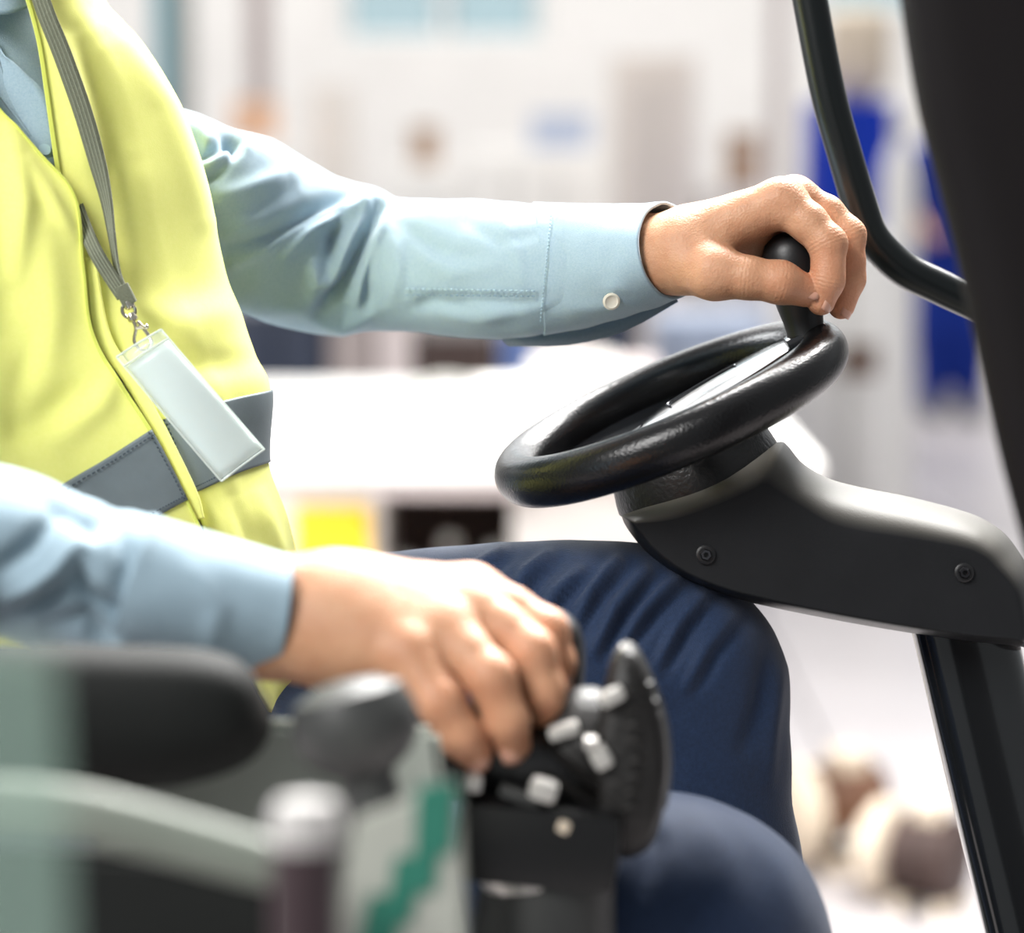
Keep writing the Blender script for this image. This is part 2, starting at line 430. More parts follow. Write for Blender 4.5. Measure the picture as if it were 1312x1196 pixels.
M['pale_blue'] = mat('pale_blue_paint', (0.46, 0.53, 0.68), 0.5)
M['teal'] = mat('teal_steel_paint', (0.16, 0.36, 0.42), 0.5)
M['grey_steel'] = mat('grey_steel_paint', (0.45, 0.45, 0.42), 0.5)
M['wood'] = mat('brown_wood', (0.42, 0.26, 0.16), 0.7, var=0.2, vscale=12)
M['orange'] = mat('faded_orange_plastic', (0.80, 0.48, 0.30), 0.5)
M['cream'] = mat('cream_enamel', (0.66, 0.56, 0.44), 0.45)
M['overall'] = weave('royal_blue_workwear', (0.004, 0.028, 0.26), (0.003, 0.02, 0.20), 60, 0.8, 0.2, 0.0)
M['black_iron'] = mat('black_iron', (0.02, 0.02, 0.02), 0.5)

fl = MB().box((1.0, 12.0, -0.06), (24, 28, 0.06)).build('floor', M['joint']); tag(fl, None, kind='structure')
tile = MB().box((0, 0, 0), (1.19, 1.19, 0.03), bev=0.006)
tile_v = np.array(tile.v); first = None
for i in range(14):
    for j in range(17):
        c = np.array([-7.0 + 1.2 * i, 0.4 + 1.2 * j, -0.0145])
        if first is None: first = mk('tile', tile_v, tile.f, M['floor'], fl, False); first.location = c - ORG['floor'] ; off0 = ORG['floor']; first.data.transform(Matrix.Translation(Vector(off0)))
        else:
            t = first.copy(); COL.objects.link(t); t.location = c - off0
wl = MB()
for (x0, x1, z0, z1) in ((-9, -1.25, 0, 8), (0.25, 2.2, 0, 8), (4.0, 13, 0, 8), (-1.25, 0.25, 0, 2.12), (-1.25, 0.25, 5.2, 8), (2.2, 4.0, 0, 2.32), (2.2, 4.0, 5.2, 8)):
    wl.box(((x0 + x1) / 2, 17.15, (z0 + z1) / 2), (x1 - x0, 0.3, z1 - z0))
tag(wl.build('wall_back', M['wall'], None, False), None, kind='structure')
tag(MB().box((2, 16.97, 0.09), (22, 0.05, 0.18), bev=.01).build('baseboard_back', M['grey_steel']), None, kind='structure')
M['glow_pane'], nt_, b_ = newmat('glowing_fill_pane'); b_.inputs['Base Color'].default_value = (.8, .85, .9, 1); b_.inputs['Emission Color'].default_value = (.95, .98, 1, 1); b_.inputs['Emission Strength'].default_value = 3.0  # panes glow by themselves, added for reflections and light from behind
for k, (x0, x1, z0, z1) in enumerate(((-1.25, 0.25, 2.12, 5.2), (2.2, 4.0, 2.32, 5.2))):
    w = MB()
    for xx in (x0 + .04, (x0 + x1) / 2, x1 - .04): w.box((xx, 17.1, (z0 + z1) / 2), (0.07, 0.12, z1 - z0), bev=.008)
    for zz in (z0 + .04, z0 + 1.0, z0 + 2.0, z1 - .04): w.box(((x0 + x1) / 2, 17.1, zz), (x1 - x0, 0.11, 0.07), bev=.008)
    wf = w.build('window_%d' % (k + 1), M['winframe']); tag(wf, None, kind='structure')
    for i in range(2):
        for j in range(3):
            xa = x0 + .07 + i * (x1 - x0) / 2; za = z0 + .07 + j * 1.0
            MB().box((xa + (x1 - x0) / 4 - .03, 17.1, za + .45), ((x1 - x0) / 2 - .06, .012, .9 if j < 2 else z1 - z0 - 2.1)).build('pane', M['pane'], wf, False)
# long glowing strip added high on the far wall, for reflections and rim light
cl = MB()
for k in range(9): cl.box((-9 + k * 2.75, 16.96, 6.05), (.10, .10, 2.1), bev=.01)
for zz in (5.0, 7.1): cl.box((2, 16.96, zz), (22.1, .10, .10), bev=.01)
cw = cl.build('window_3', M['winframe']); tag(cw, None, kind='structure')
for k in range(8): MB().box((-9 + (k + .5) * 2.75, 16.97, 6.05), (2.64, .02, 2.0)).build('pane', M['glow_pane'], cw, False)

def rng(px0, px1, d): return (px0 - CX) / F * d, (px1 - CX) / F * d
def zat(py, d): return 1.6 - (py - 150) * d / F
def cabinet(name, label, cat, px0, px1, top, d, m, depth=.6, base=0.0, doors=1, handle=True, group=None):
    """Boxed unit with plinth, doors and handles."""
    x0, x1 = rng(px0, px1, d); z1 = zat(top, d) if top is not None else 2.6; y0 = CAM[1] + d
    e = empty(name, ((x0 + x1) / 2, y0 + depth / 2, base)); tag(e, label, cat, group)
    w = x1 - x0; h = z1 - base
    MB().box(((x0 + x1) / 2, y0 + depth / 2 + .01, base + h / 2 + .02), (w, depth - .02, h - .04), bev=min(.012, w * .05)).build('body', m, e)
    MB().box(((x0 + x1) / 2, y0 + depth / 2, base + .02), (w * .96, depth * .92, .045)).build('plinth', M['grey_steel'], e)
    for k in range(doors):
        xa = x0 + w * k / doors; xb = x0 + w * (k + 1) / doors
        dr = MB().box(((xa + xb) / 2, y0 - .002, base + h / 2 + .02), ((xb - xa) * .92, .024, h * .88), bev=.005).build('door', m, e)
        if handle: MB().box((xb - (xb - xa) * .16, y0 - .03, base + h * .55), (.02, .03, .12), bev=.004).build('handle', M['grey_steel'], dr)
    return e
def crate(name, label, px0, px1, py0, py1, d, m, depth=.35, cat='crate'):
    """Slatted box, open at the top."""
    x0, x1 = rng(px0, px1, d); z0, z1 = zat(py1, d), zat(py0, d); y0 = CAM[1] + d; w, h = x1 - x0, z1 - z0
    e = empty(name, ((x0 + x1) / 2, y0 + depth / 2, z0)); tag(e, label, cat)
    MB().box(((x0 + x1) / 2, y0 + depth / 2, z0 + .012), (w * .96, depth * .96, .024)).build('bottom', m, e, False)
    for k in range(3):
        zc = z0 + .02 + (k + .5) * (h - .02) / 3; hh = (h - .02) / 3 * .88
        for sy in (0.01, depth - .01): MB().box(((x0 + x1) / 2, y0 + sy, zc), (w, .018, hh), bev=.003).build('slat', m, e, False)
        for sx in (x0 + .01, x1 - .01): MB().box((sx, y0 + depth / 2, zc), (.018, depth - .04, hh), bev=.003).build('slat', m, e, False)
    return e
def motor(name, label, px, py, d, size, m1, m2, cat='motor', rot=0.0):
    """Gear motor: ribbed drum on feet with a cast gear head and an end bell."""
    b = ground(px, d); b[2] = zat(py, d); s = size; e = empty(name, b); tag(e, label, cat)
    b = Vector(b); R = Matrix.Rotation(rot, 3, 'Z'); X = R @ Vector((1, 0, 0)); Y = R @ Vector((0, 1, 0)); Z = Vector((0, 0, 1))
    c = b + Z * .52 * s
    MB().lathe(c - X * .25 * s, X, [(.30 * s, 0), (.36 * s, .03 * s), (.36 * s, .55 * s), (.28 * s, .62 * s)], 28).build('drum', m1, e)
    for k in range(6): MB().lathe(c + X * (-.18 + .1 * k) * s, X, [(.36 * s, 0), (.40 * s, .004 * s), (.40 * s, .02 * s), (.36 * s, .024 * s)], 28).build('fin', m1, e)
    MB().lathe(c - X * .62 * s, X, [(.14 * s, 0), (.30 * s, .04 * s), (.44 * s, .16 * s), (.44 * s, .30 * s), (.32 * s, .38 * s)], 28).build('gear_head', m2, e)
    MB().lathe(c - X * .80 * s, X, [(.06 * s, 0), (.07 * s, .01 * s), (.07 * s, .2 * s)], 16).build('shaft', M['grey_steel'], e)
    for k in (-.12, .28): MB().box(b + X * k * s + Z * .08 * s, (.14 * s, .62 * s, .16 * s), R, .01 * s).build('foot', m2, e)
    MB().box(c + Z * .42 * s + X * .08 * s, (.30 * s, .26 * s, .20 * s), R, .02 * s).build('terminal_box', m2, e)
    return e

# the long white machine bed behind the driver
d0, d1, zt = 4.75, 6.25, 0.95
bx0, bx1 = rng(120, 700, d0); bench = empty('machine_bed', ((bx0 + bx1) / 2, CAM[1] + 5.5, 0)); tag(bench, 'long white machine bed with a yellow side panel behind the driver', 'machine')
yb0, yb1 = CAM[1] + d0, CAM[1] + d1
bx1 = rng(0, 1010, d1)[1] * .86
MB().box(((bx0 + bx1) / 2, (yb0 + yb1) / 2, zt - .02), (bx1 - bx0, yb1 - yb0, .04), bev=.012).build('bed_top', M['white_paint'], bench)
xa, xb = rng(330, 485, d0)
MB().box(((bx0 + xb) / 2, yb0 + .30, (zt - .04) / 2), (xb - bx0, .5, zt - .04), bev=.015).build('pedestal', M['offwhite'], bench)
x0, x1 = rng(372, 470, d0)
MB().box(((x0 + x1) / 2, yb0 + .045, zat(702, d0)), (x1 - x0, .03, .14), bev=.008).build('yellow_panel', M['yellow'], bench)
x0, x1 = rng(655, 780, d0)
MB().box((x0 + .14, yb0 + .35, .455), (.28, .55, .91), bev=.015).build('pedestal', M['offwhite'], bench)
x0, x1 = rng(485, 655, d0)
MB().box(((x0 + x1) / 2, yb0 + .62, .45), (x1 - x0 + .1, .02, .85)).build('back_plate', M['dark_brown'], bench)
MB().box(((x0 + x1) / 2, yb0 + .32, .56), (x1 - x0 + .06, .55, .03), bev=.005).build('shelf', M['dark_brown'], bench)
MB().box(((x0 + x1) / 2, yb0 + .02, zt - .055), (x1 - x0 + .04, .03, .03), bev=.005).build('apron', M['taupe'], bench)
zb = .575
for px, w, h, m, lab in ((515, .036, .11, M['taupe'], 'grey castings tub on the dark shelf under the white bed'), (575, .038, .15, M['dark_brown'], 'brown tall can on the dark shelf under the white bed'), (632, .030, .13, M['yellow'], 'yellow canister at the end of the dark shelf under the white bed')):
    p = ground(px, d0 + .22); e = empty('canister', (p[0], p[1], zb)); tag(e, lab, 'canister')
    MB().lathe((p[0], p[1], zb), (0, 0, 1), [(w * .9, 0), (w, .01), (w, h), (w * .85, h + .02)], 20).build('can', m, e)
    MB().lathe((p[0], p[1], zb + h + .018), (0, 0, 1), [(w * .5, 0), (w * .5, .02), (w * .3, .028)], 16).build('lid', M['grey_steel'], e)
def roll(px, py, d, r, L, lab, m=None, rot=0.3):
    """Roll of pale sheeting lying down, with a core."""
    p = ground(px, d); z = zt + r; e = empty('sheeting_roll', (p[0], p[1], zt)); tag(e, lab, 'roll')
    ax = Vector((math.cos(rot), math.sin(rot), 0)); c = Vector((p[0], p[1], z))
    MB().lathe(c - ax * L / 2, ax, [(r * .35, .002), (r, 0), (r * 1.0, L), (r * .35, L - .002)], 28).build('wound_sheet', m or M['white_paint'], e)
    MB().lathe(c - ax * (L / 2 + .02), ax, [(r * .2, 0), (r * .33, 0), (r * .33, L + .04), (r * .2, L + .04)], 20).build('core', M['grey_steel'], e)
roll(668, 0, 5.25, .055, .20, 'thick white roll lying on the white machine bed near its front edge', rot=.2)
roll(735, 0, 5.85, .052, .20, 'slimmer off-white roll lying behind the thick roll on the bed', M['offwhite'], .1)
roll(800, 0, 6.0, .04, .15, 'small pinkish roll at the far edge of the white bed', M['pinkish'], .5)
e = empty('cable_loop', ground(560, 5.3, zt)); tag(e, 'grey cable loop arching over the white machine bed', 'cable')
q = ground(560, 5.5, zt); lp = [(q[0] - .12 + .30 * t, q[1] + .05 * math.sin(5 * t), zt + .013 + .06 * math.sin(math.pi * min(1, t * 1.02))) for t in np.linspace(0, 1, 24)]
MB().tube(lp, .011, 10).build('cable', M['grey_steel'], e)
MB().lathe(lp[-1], (.3, 0, -1), [(.014, -.01), (.018, 0), (.018, .012)], 14).build('plug', M['black_iron'], e)

# the dark row of equipment behind the bed
row = [('tool_chest', 'navy black tool chest behind the white bed, beside the driver', 'chest', 292, 415, 395, 8.0, M['dark_navy'], 2), ('machine_cabinet', 'taupe machine cabinet next to the navy tool chest', 'cabinet', 418, 478, 402, 8.1, M['taupe'], 1),
       ('machine_cabinet', 'pale pinkish narrow cabinet standing in the dark equipment row', 'cabinet', 482, 528, 392, 8.0, M['pinkish'], 1), ('tool_chest', 'low dark maroon chest in the row behind the white bed', 'chest', 530, 640, 428, 8.0, M['dark_brown'], 2),
       ('machine_cabinet', 'blue low cabinet between the maroon chest and the pinkish cabinet', 'cabinet', 642, 690, 425, 8.0, M['blue'], 1), ('machine_cabinet', 'broad pale pinkish cabinet below the driver\'s cuff', 'cabinet', 694, 764, 418, 8.0, M['pinkish'], 1),
       ('machine_cabinet', 'tall navy cabinet behind the steering wheel', 'cabinet', 768, 818, 385, 8.0, M['dark_navy'], 1), ('machine_cabinet', 'lavender blue long cabinet seen over the wheel rim', 'cabinet', 846, 990, 408, 8.6, M['pale_blue'], 2)]
for nm, lab, cat, a, b, top, d, m, nd in row: cabinet(nm, lab, cat, a, b, top, d, m, .5, doors=nd)
# pale machines and lockers further back
for nm, lab, cat, a, b, top, d, m, nd in [
    ('machine_cabinet', 'white cabinet with an orange crate on it by the far wall', 'cabinet', 276, 372, 180, 13.0, M['white_paint'], 2),
    ('locker', 'pale grey tall locker beside the white crate cabinet', 'locker', 400, 452, 108, 13.5, M['offwhite'], 1),
    ('machine_cabinet', 'white cabinet carrying a brown wooden box', 'cabinet', 500, 590, 212, 13.0, M['white_paint'], 2),
    ('machine_cabinet', 'wide white machine housing in the middle of the far row', 'machine', 600, 770, 190, 13.0, M['white_paint'], 3),
    ('locker', 'tall beige locker above the driver\'s wrist', 'locker', 786, 890, 72, 12.0, M['beige'], 2),
    ('machine_cabinet', 'white cabinet with a brown wooden crate on top beside the beige locker', 'cabinet', 905, 1000, 240, 12.0, M['offwhite'], 2),
    ('machine_cabinet', 'white boxed machine behind the black handrail', 'machine', 1002, 1172, 300, 10.0, M['white_paint'], 2)]:
    cabinet(nm, lab, cat, a, b, top, d, m, .55, doors=nd)
wb_ = [o for o in bpy.data.objects if o.get('label', '').startswith('white boxed machine')][0]; x0, x1 = rng(1080, 1132, 9.97); MB().box(((x0 + x1) / 2, CAM[1] + 9.965, zat(460, 9.97)), (x1 - x0, .03, .12), bev=.01).build('dark_grille', M['rust'], wb_)
crate('plastic_crate', 'faded orange crate on the white cabinet', 300, 352, 128, 180, 13.05, M['orange'])
crate('wooden_crate', 'brown wooden box on the white cabinet by the far wall', 528, 560, 160, 212, 13.05, M['wood'])
crate('wooden_crate', 'brown wooden crate beside the beige locker', 934, 972, 168, 240, 12.05, M['wood'])
crate('storage_bin', 'lavender bin on the wide white machine housing', 680, 756, 145, 190, 13.05, M['pale_blue'], cat='bin')
def column(lab, px, d, w, m):
    x = (px - CX) / F * d; y = CAM[1] + d; e = empty('steel_column', (x, y, 0)); tag(e, lab, 'column')
    MB().box((x, y, 2.6), (w * .25, w, 5.2)).build('web', m, e, False)
    for s in (-1, 1): MB().box((x + s * 0, y + s * w * .5, 2.6), (w, .02, 5.2)).build('flange', m, e, False)
    MB().box((x, y, .02), (w * 2.2, w * 2.2, .04)).build('foot_plate', m, e, False)
column('teal steel column just behind the driver\'s shoulder', 214, 12.0, .08, M['teal'])
column('grey steel column next to the teal one', 240, 12.4, .10, M['grey_steel'])
column('taupe steel column between the grey column and the window', 336, 14.6, .13, M['taupe'])
column('pale steel column beside the black handrail', 992, 14.8, .08, M['taupe'])
e = cabinet('blue_machine', 'cobalt blue machine stand carrying a beige hopper', 'machine', 1042, 1142, 130, 11.2, M['cobalt'], .5, doors=2)
x0, x1 = rng(1060, 1146, 11.2); hb = Vector(((x0 + x1) / 2, CAM[1] + 11.45, zat(130, 11.2)))
MB().lathe(hb, (0, 0, 1), [(.08, 0), (.15, .10), (.15, .38), (.11, .42)], 28).build('hopper', M['cream'], e)
e = empty('gas_bottle', ground(1152, 9.4)); tag(e, 'white gas bottle standing between the blue stand and the worker', 'bottle')
gb = ground(1150, 9.6); MB().lathe(gb, (0, 0, 1), [(.06, 0), (.068, .02), (.068, 1.35), (.055, 1.45), (.025, 1.52)], 24).build('cylinder', M['white_paint'], e); MB().lathe(gb + np.array([0, 0, 1.52]), (0, 0, 1), [(.025, 0), (.025, .05), (.012, .06), (.012, .09)], 14).build('valve', M['grey_steel'], e)
# worker in blue far behind
wk = empty('person', ground(1222, 13.4)); tag(wk, 'worker in royal blue overalls standing far behind the black handrail', 'person')
wb = ground(1222, 13.4); wbv = lambda x, y, z: wb + np.array([x, y, z])
wc = [((0, 0, 1.0), .13, (0, 0, 1.35), .15), ((-.16, 0, 1.38), .07, (.16, 0, 1.38), .07), ((-.20, 0, 1.38), .055, (-.24, -.03, 1.10), .043), ((-.24, -.03, 1.10), .04, (-.14, -.20, .98), .03),
      ((.20, 0, 1.38), .055, (.25, -.03, 1.10), .043), ((.25, -.03, 1.10), .04, (.16, -.2, 1.0), .03), ((-.09, 0, .93), .11, (-.10, -.01, .5), .095), ((-.10, -.01, .5), .09, (-.10, .02, .08), .06), ((.09, 0, .93), .11, (.10, -.01, .5), .095), ((.10, -.01, .5), .09, (.10, .02, .08), .06),
      ((0, 0, 1.4), .055, (0, -.01, 1.52), .05), ((0, -.02, 1.62), .085, (0, -.01, 1.68), .09), ((-.14, -.2, .98), .028, (-.10, -.27, .98), .02), ((.16, -.2, 1.0), .028, (.12, -.27, 1.0), .02), ((0, -.11, 1.61), .014, (0, -.115, 1.59), .014)]
def wfun(sc, skip):
    def fun(X):
        t = None
        for k, (a, ra, b, rb) in enumerate(wc):
            if k in skip: continue
            q = cone_sdf(X, wbv(*a), wbv(*b), ra + sc, rb + sc); t = q if t is None else smin(t, q, .04)
        return t
    return fun
v, f = nets(wfun(0, ()), wbv(-.45, -.45, 0), wbv(.45, .3, 1.85), .022); mk('body', v, f, M['skin'], wk)
v, f = nets(wfun(.022, (3, 5, 10, 11, 12, 13, 14)), wbv(-.45, -.45, 0), wbv(.45, .3, 1.85), .022); mk('overalls', v, f, M['overall'], wk)
MB().ball(wbv(0, .015, 1.69), (.098, .10, .09)).build('hair', M['dark_brown'], wk)
for s in (-.10, .10): MB().ball(wbv(s, -.05, .045), (.055, .13, .05)).build('shoe', M['black_iron'], wk)
# castings on the floor near the steering column
motor('gear_motor', 'rusty gear motor with a cream gear head on the floor beside the driver\'s shin', 1085, 1134, 5.25, .25, M['rust'], M['cream'], rot=.35).location.z += 0
motor('gear_motor', 'dark brown gear motor with cream head beside the black steering column', 1200, 1192, 4.98, .225, M['dark_brown'], M['cream'], rot=-.6)

# ------------------------------------------------------------ the forklift
truck = empty('forklift', (0.0, 0.05, 0.75)); tag(truck, 'black forklift cab with steering wheel, column, handrail and lever console around the driver', 'forklift')
CAMD = -FWD
def cv(x, toward, up): return RGT * x + CAMD * toward + UPV * up
MB().box((-.05, .12, .77), (1.35, .86, .06), bev=.01).build('deck', M['black_iron'], truck)
sc_ = P(215, 1240, 1.46); MB().box((sc_[0] - .06, .02, sc_[2] + .01), (.50, .46, .12), bev=.04).build('seat_cushion', M['seat'], truck)
MB().box((sc_[0] - .28, .06, 1.42), (.11, .42, .62), Matrix.Rotation(-.16, 3, 'Y'), .045).build('seat_back', M['seat'], truck)
MB().box((sc_[0] - .06, .02, .94), (.44, .42, .30), bev=.02).build('seat_base', M['grey_plastic'], truck)

# steering wheel
WC = P(858, 527, 1.5); UPX = 1.5 / F
n_ = cv(-.394, .174, .902); n_ /= np.linalg.norm(n_); e1 = cv(.916, 0, .40); e1 /= np.linalg.norm(e1); e2 = np.cross(n_, e1); 
if e2 @ CAMD > 0: e2 = -e2
def wp(a, b, h): return WC + (e1 * a + e2 * b + n_ * h) * UPX     # a, b, h in pixels of the wheel's plane
wheel = empty('steering_wheel', WC); wheel.parent = truck; wheel.location = WC - ORG['forklift']; ORG['steering_wheel'] = WC
v, f = [], []
NA, NB, R_, r_ = 144, 40, 211.0, 31.0
for i in range(NA):
    t = 2 * math.pi * i / NA
    for j in range(NB):
        s = 2 * math.pi * j / NB; cr, ch = math.cos(s), math.sin(s)
        rr = R_ + r_ * cr; v.append(wp(rr * math.cos(t), rr * math.sin(t), r_ * 1.05 * ch))
for i in range(NA):
    for j in range(NB): f.append((i * NB + j, ((i + 1) % NA) * NB + j, ((i + 1) % NA) * NB + (j + 1) % NB, i * NB + (j + 1) % NB))
fix_normals(mk('rim', v, f, M['rubber'], wheel))
def slab(name, outline, top, thick, m, parent, rounding=6, nlay=6):
    """Plate in the wheel's plane: outline of (a, b), top height function, rounded edge."""
    o = np.array(outline, float); c = o.mean(0); n = len(o); v = []
    lay = [(1.0 - .0, -thick)] + [(1.0, -thick * .45)] + [(1 - .10 * (1 - math.cos(q)), -thick * .45 * (1 - math.sin(q))) for q in np.linspace(.2, math.pi / 2, nlay)] + [(.7, 0), (.45, 0), (.2, 0)]
    for sc, h in lay:
        for k in range(n):
            a, b = c + (o[k] - c) * sc; v.append(wp(a, b, top(a, b) + h + (1 - sc ** 2) * 5))
    f = []
    for i in range(len(lay) - 1):
        for k in range(n): f.append((i * n + k, i * n + (k + 1) % n, (i + 1) * n + (k + 1) % n, (i + 1) * n + k))
    f.append(tuple(range(n))); f.append(tuple((len(lay) - 1) * n + k for k in range(n)))
    return fix_normals(mk(name, v, f, m, parent))
tt = np.linspace(0, 2 * math.pi, 72, endpoint=False)
pad = [(72 + 122 * math.copysign(abs(math.cos(t)) ** .9, math.cos(t)), 74 * math.sin(t)) for t in tt]
ptop = lambda a, b: -6 + (a + 50) * .112
slab('hub_pad', pad, ptop, 16, M['gloss_black'], wheel)
sq = [wp(a, b, ptop(a, b) + 4.8) for a, b in ((4, 8), (4, 30), (30, 36), (72, 37), (100, 35), (102, 24))]
MB().tube(cromv(sq, 40), .0006, 6).build('pad_seam', M['steel'], wheel)
prof_ = [(40, -48), (120, -46), (175, -34), (200, -18), (198, -6), (178, -22), (120, -34), (40, -36)]
v, f = [], []
for t in np.linspace(-.05, math.pi + .18, 60): v += [wp(q * math.cos(t), q * math.sin(t), h) for q, h in prof_]
f = grid_faces(60, len(prof_), True); f += [tuple(range(len(prof_))), tuple(59 * len(prof_) + k for k in range(len(prof_)))]
fix_normals(mk('spoke_plate', v, f, M['gloss_black'], wheel, sharp=40))
MB().tube([wp(q * math.cos(-1.6), q * math.sin(-1.6), -20) for q in (30, 110, 205)], [.010, .008, .008], 14).build('spoke', M['knob'], wheel)
MB().lathe(wp(0, 0, -98), n_, [(112 * UPX, 0), (111 * UPX, 10 * UPX), (104 * UPX, 45 * UPX), (96 * UPX, 60 * UPX), (60 * UPX, 88 * UPX), (40 * UPX, 92 * UPX)], 72).build('column_boss', M['boss'], wheel)
kb = P(1032, 424, 1.488); kx = P(1013, 330, 1.488) - kb; kl = np.linalg.norm(kx); kx /= kl
u = UPX
MB().lathe(kb, kx, [(25 * u, -10 * u), (24 * u, 2 * u), (26 * u, 16 * u), (29 * u, 30 * u), (32 * u, 48 * u), (35 * u, 68 * u), (37 * u, 86 * u), (36 * u, 102 * u), (30 * u, 116 * u), (18 * u, 125 * u), (5 * u, 128 * u)], 40).build('spinner_knob', M['knob'], wheel)
MB().box(kb - kx * .004, (.026, .022, .009), Matrix.Rotation(-.41, 3, 'Y'), .003).build('knob_clamp', M['gloss_black'], wheel)

# column cover: outline in the picture's plane, rounded through its depth
top_pts = [(796, 661), (850, 636), (920, 604), (975, 577), (999, 566), (1010, 572), (1029, 594), (1061, 613), (1105, 625), (1170, 638), (1240, 657), (1278, 676), (1302, 702), (1322, 740), (1330, 800)]
bot_pts = [(1326, 829), (1300, 828), (1235, 822), (1170, 812), (1110, 802), (1061, 793), (991, 779), (926, 763), (871, 741), (833, 714), (812, 689), (801, 673)]
ins_t = [(16, 10), (14, 30), (4, 42), (-12, 52), (-22, 56), (-18, 58), (2, 60), (4, 60), (0, 58), (-2, 54), (-8, 46), (-22, 36), (-30, 24), (-26, 14), (-22, 0)]
ins_b = [(-18, -10), (-4, -10), (0, -10), (0, -10), (0, -10), (0, -10), (2, -10), (3, -10), (6, -10), (9, -9), (12, -5), (14, 2)]
ol = np.array(top_pts + bot_pts, float); ii = np.array(ins_t + ins_b, float)
both = np.hstack([ol, ii]); both = np.vstack([both, both[:1]])
dens = crom(both, 300)[:-1]; NV = len(dens)
v, f = [], []; lays = []
for q in np.linspace(-math.pi / 2, math.pi / 2, 25):
    if q < 0: dd, k = 1.505 + .065 * math.sin(-q), .35 * (1 - math.cos(q))
    else: dd, k = 1.505 - .062 * math.sin(q) ** .9, 1 - math.cos(q)
    lays.append((dd, k))
lays.append((lays[-1][0], 1.10)); lays.append((lays[-1][0], 1.3))
for dd, k in lays:
    v += list(P(dens[:, 0] + dens[:, 2] * k, dens[:, 1] + dens[:, 3] * k, np.full(NV, dd)))
for i in range(len(lays) - 1):
    for k in range(NV): f.append((i * NV + k, i * NV + (k + 1) % NV, (i + 1) * NV + (k + 1) % NV, (i + 1) * NV + k))
f.append(tuple(range(NV))); f.append(tuple((len(lays) - 1) * NV + k for k in range(NV)))
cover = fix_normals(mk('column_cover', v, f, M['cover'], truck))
for x, y in ((904, 711), (1235, 734)):
    c = P(x, y, 1.4425)
    s = MB().lathe(c, CAMD, [(12 * u, -.001), (12 * u, .0012), (10 * u, .0018), (8 * u, .0018)], 32).build('washer', M['knob'], cover)
    MB().lathe(c, CAMD, [(7.5 * u, .001), (7.5 * u, .0032), (6.3 * u, .0042), (3.4 * u, .0042), (3.2 * u, .0016), (.2 * u, .0016)], 6).build('screw', M['steel'], cover)
v, f = limb([(1215, 730, 1.51, 66, .030, 0), (1238, 820, 1.51, 66, .030, 0), (1280, 1000, 1.51, 66, .030, 0), (1328, 1196, 1.51, 66, .030, 0), (1385, 1430, 1.51, 66, .030, 0), (1440, 1660, 1.51, 66, .03, 0)], 40, 96, power=3.2)
fix_normals(mk('column_post', v, f, M['black_paint'], truck))
rail = [(1026, -70), (1038, 0), (1060, 115), (1083, 200), (1103, 268), (1114, 298), (1132, 322), (1160, 346), (1200, 366), (1246, 387), (1300, 408), (1345, 424)]
MB().tube(cromv([tuple(P(x, y, 1.56)) for x, y in rail], 120), 22.5 * 1.56 / F, 28).build('handrail', M['tube_paint'], truck)
MB().lathe(P(1345, 424, 1.56), cv(1, .3, -.3), [(.03, -.004), (.03, .004), (.012, .006)], 24).build('rail_flange', M['tube_paint'], truck)
v, f = limb([(1262, -260, 1.13, 128, .04, 0), (1272, -100, 1.13, 128, .04, 0), (1281, 0, 1.13, 128, .04, 0), (1300, 110, 1.13, 129, .04, 0), (1328, 215, 1.13, 130, .04, 0), (1355, 320, 1.13, 130, .04, 0), (1383, 450, 1.13, 130, .04, 0), (1408, 560, 1.13, 130, .04, 0), (1440, 680, 1.13, 130, .04, 0), (1490, 860, 1.13, 130, .04, 0), (1580, 1200, 1.13, 130, .04, 0), (1700, 1700, 1.14, 130, .04, 0)], 120, 64, power=4.0)
fix_normals(mk('roof_pillar', v, f, M['pillar'], truck))

# lever console beside the driver's near hand
con = empty('lever_console', P(690, 1400, 1.2)); ORG['lever_console'] = P(690, 1400, 1.2); con.parent = truck; con.location = ORG['lever_console'] - ORG['forklift']
v, f = limb([(706, 1085, 1.2, 84, .034, 0), (703, 1130, 1.2, 86, .034, 0), (695, 1250, 1.2, 95, .036, 0), (690, 1500, 1.2, 105, .038, 0)], 30, 64); fix_normals(mk('console_base', v, f, M['grey_plastic'], con))
u2_ = 1.2 / F
MB().lathe(P(690, 1122, 1.195), (0, .1, 1), [(70 * u2_, -.007), (78 * u2_, -.002), (79 * u2_, .003), (70 * u2_, .004)], 48).build('trim_ring', M['silver'], con)
MB().box(P(690, 1058, 1.2), (205 * u2_, .085, 108 * u2_), Matrix.Rotation(.10, 3, 'Y'), .012).build('housing', M['black_plastic'], con)
v, f = limb([(436, 902, 1.205, 8, .006, 0), (470, 905, 1.205, 26, .018, 0), (540, 930, 1.205, 48, .026, 0), (600, 965, 1.205, 62, .030, 0), (680, 990, 1.205, 62, .032, 0), (740, 1010, 1.205, 52, .028, 0), (770, 1020, 1.205, 20, .012, 0)], 60, 48)
fix_normals(mk('palm_rest', v, f, M['black_plastic'], con))
gp = cromv([tuple(P(*q)) for q in ((684, 806, 1.226), (672, 840, 1.218), (662, 890, 1.214), (654, 940, 1.212), (652, 1010, 1.212))], 30)
MB().tube(gp, list(np.interp(np.linspace(0, 1, 30), [0, .08, .3, .7, 1], [.006, .0145, .0195, .0205, .022])), 28).build('lever_grip', M['black_plastic'], con)
v, f = limb([(700, 786, 1.238, 6, .006, 0), (716, 793, 1.237, 12, .014, 0), (732, 812, 1.236, 13, .018, 0), (737, 850, 1.235, 13, .018, 0), (731, 900, 1.233, 13, .016, 0), (720, 950, 1.23, 12, .014, 0)], 40, 32); fix_normals(mk('thumb_paddle', v, f, M['knob'], con))
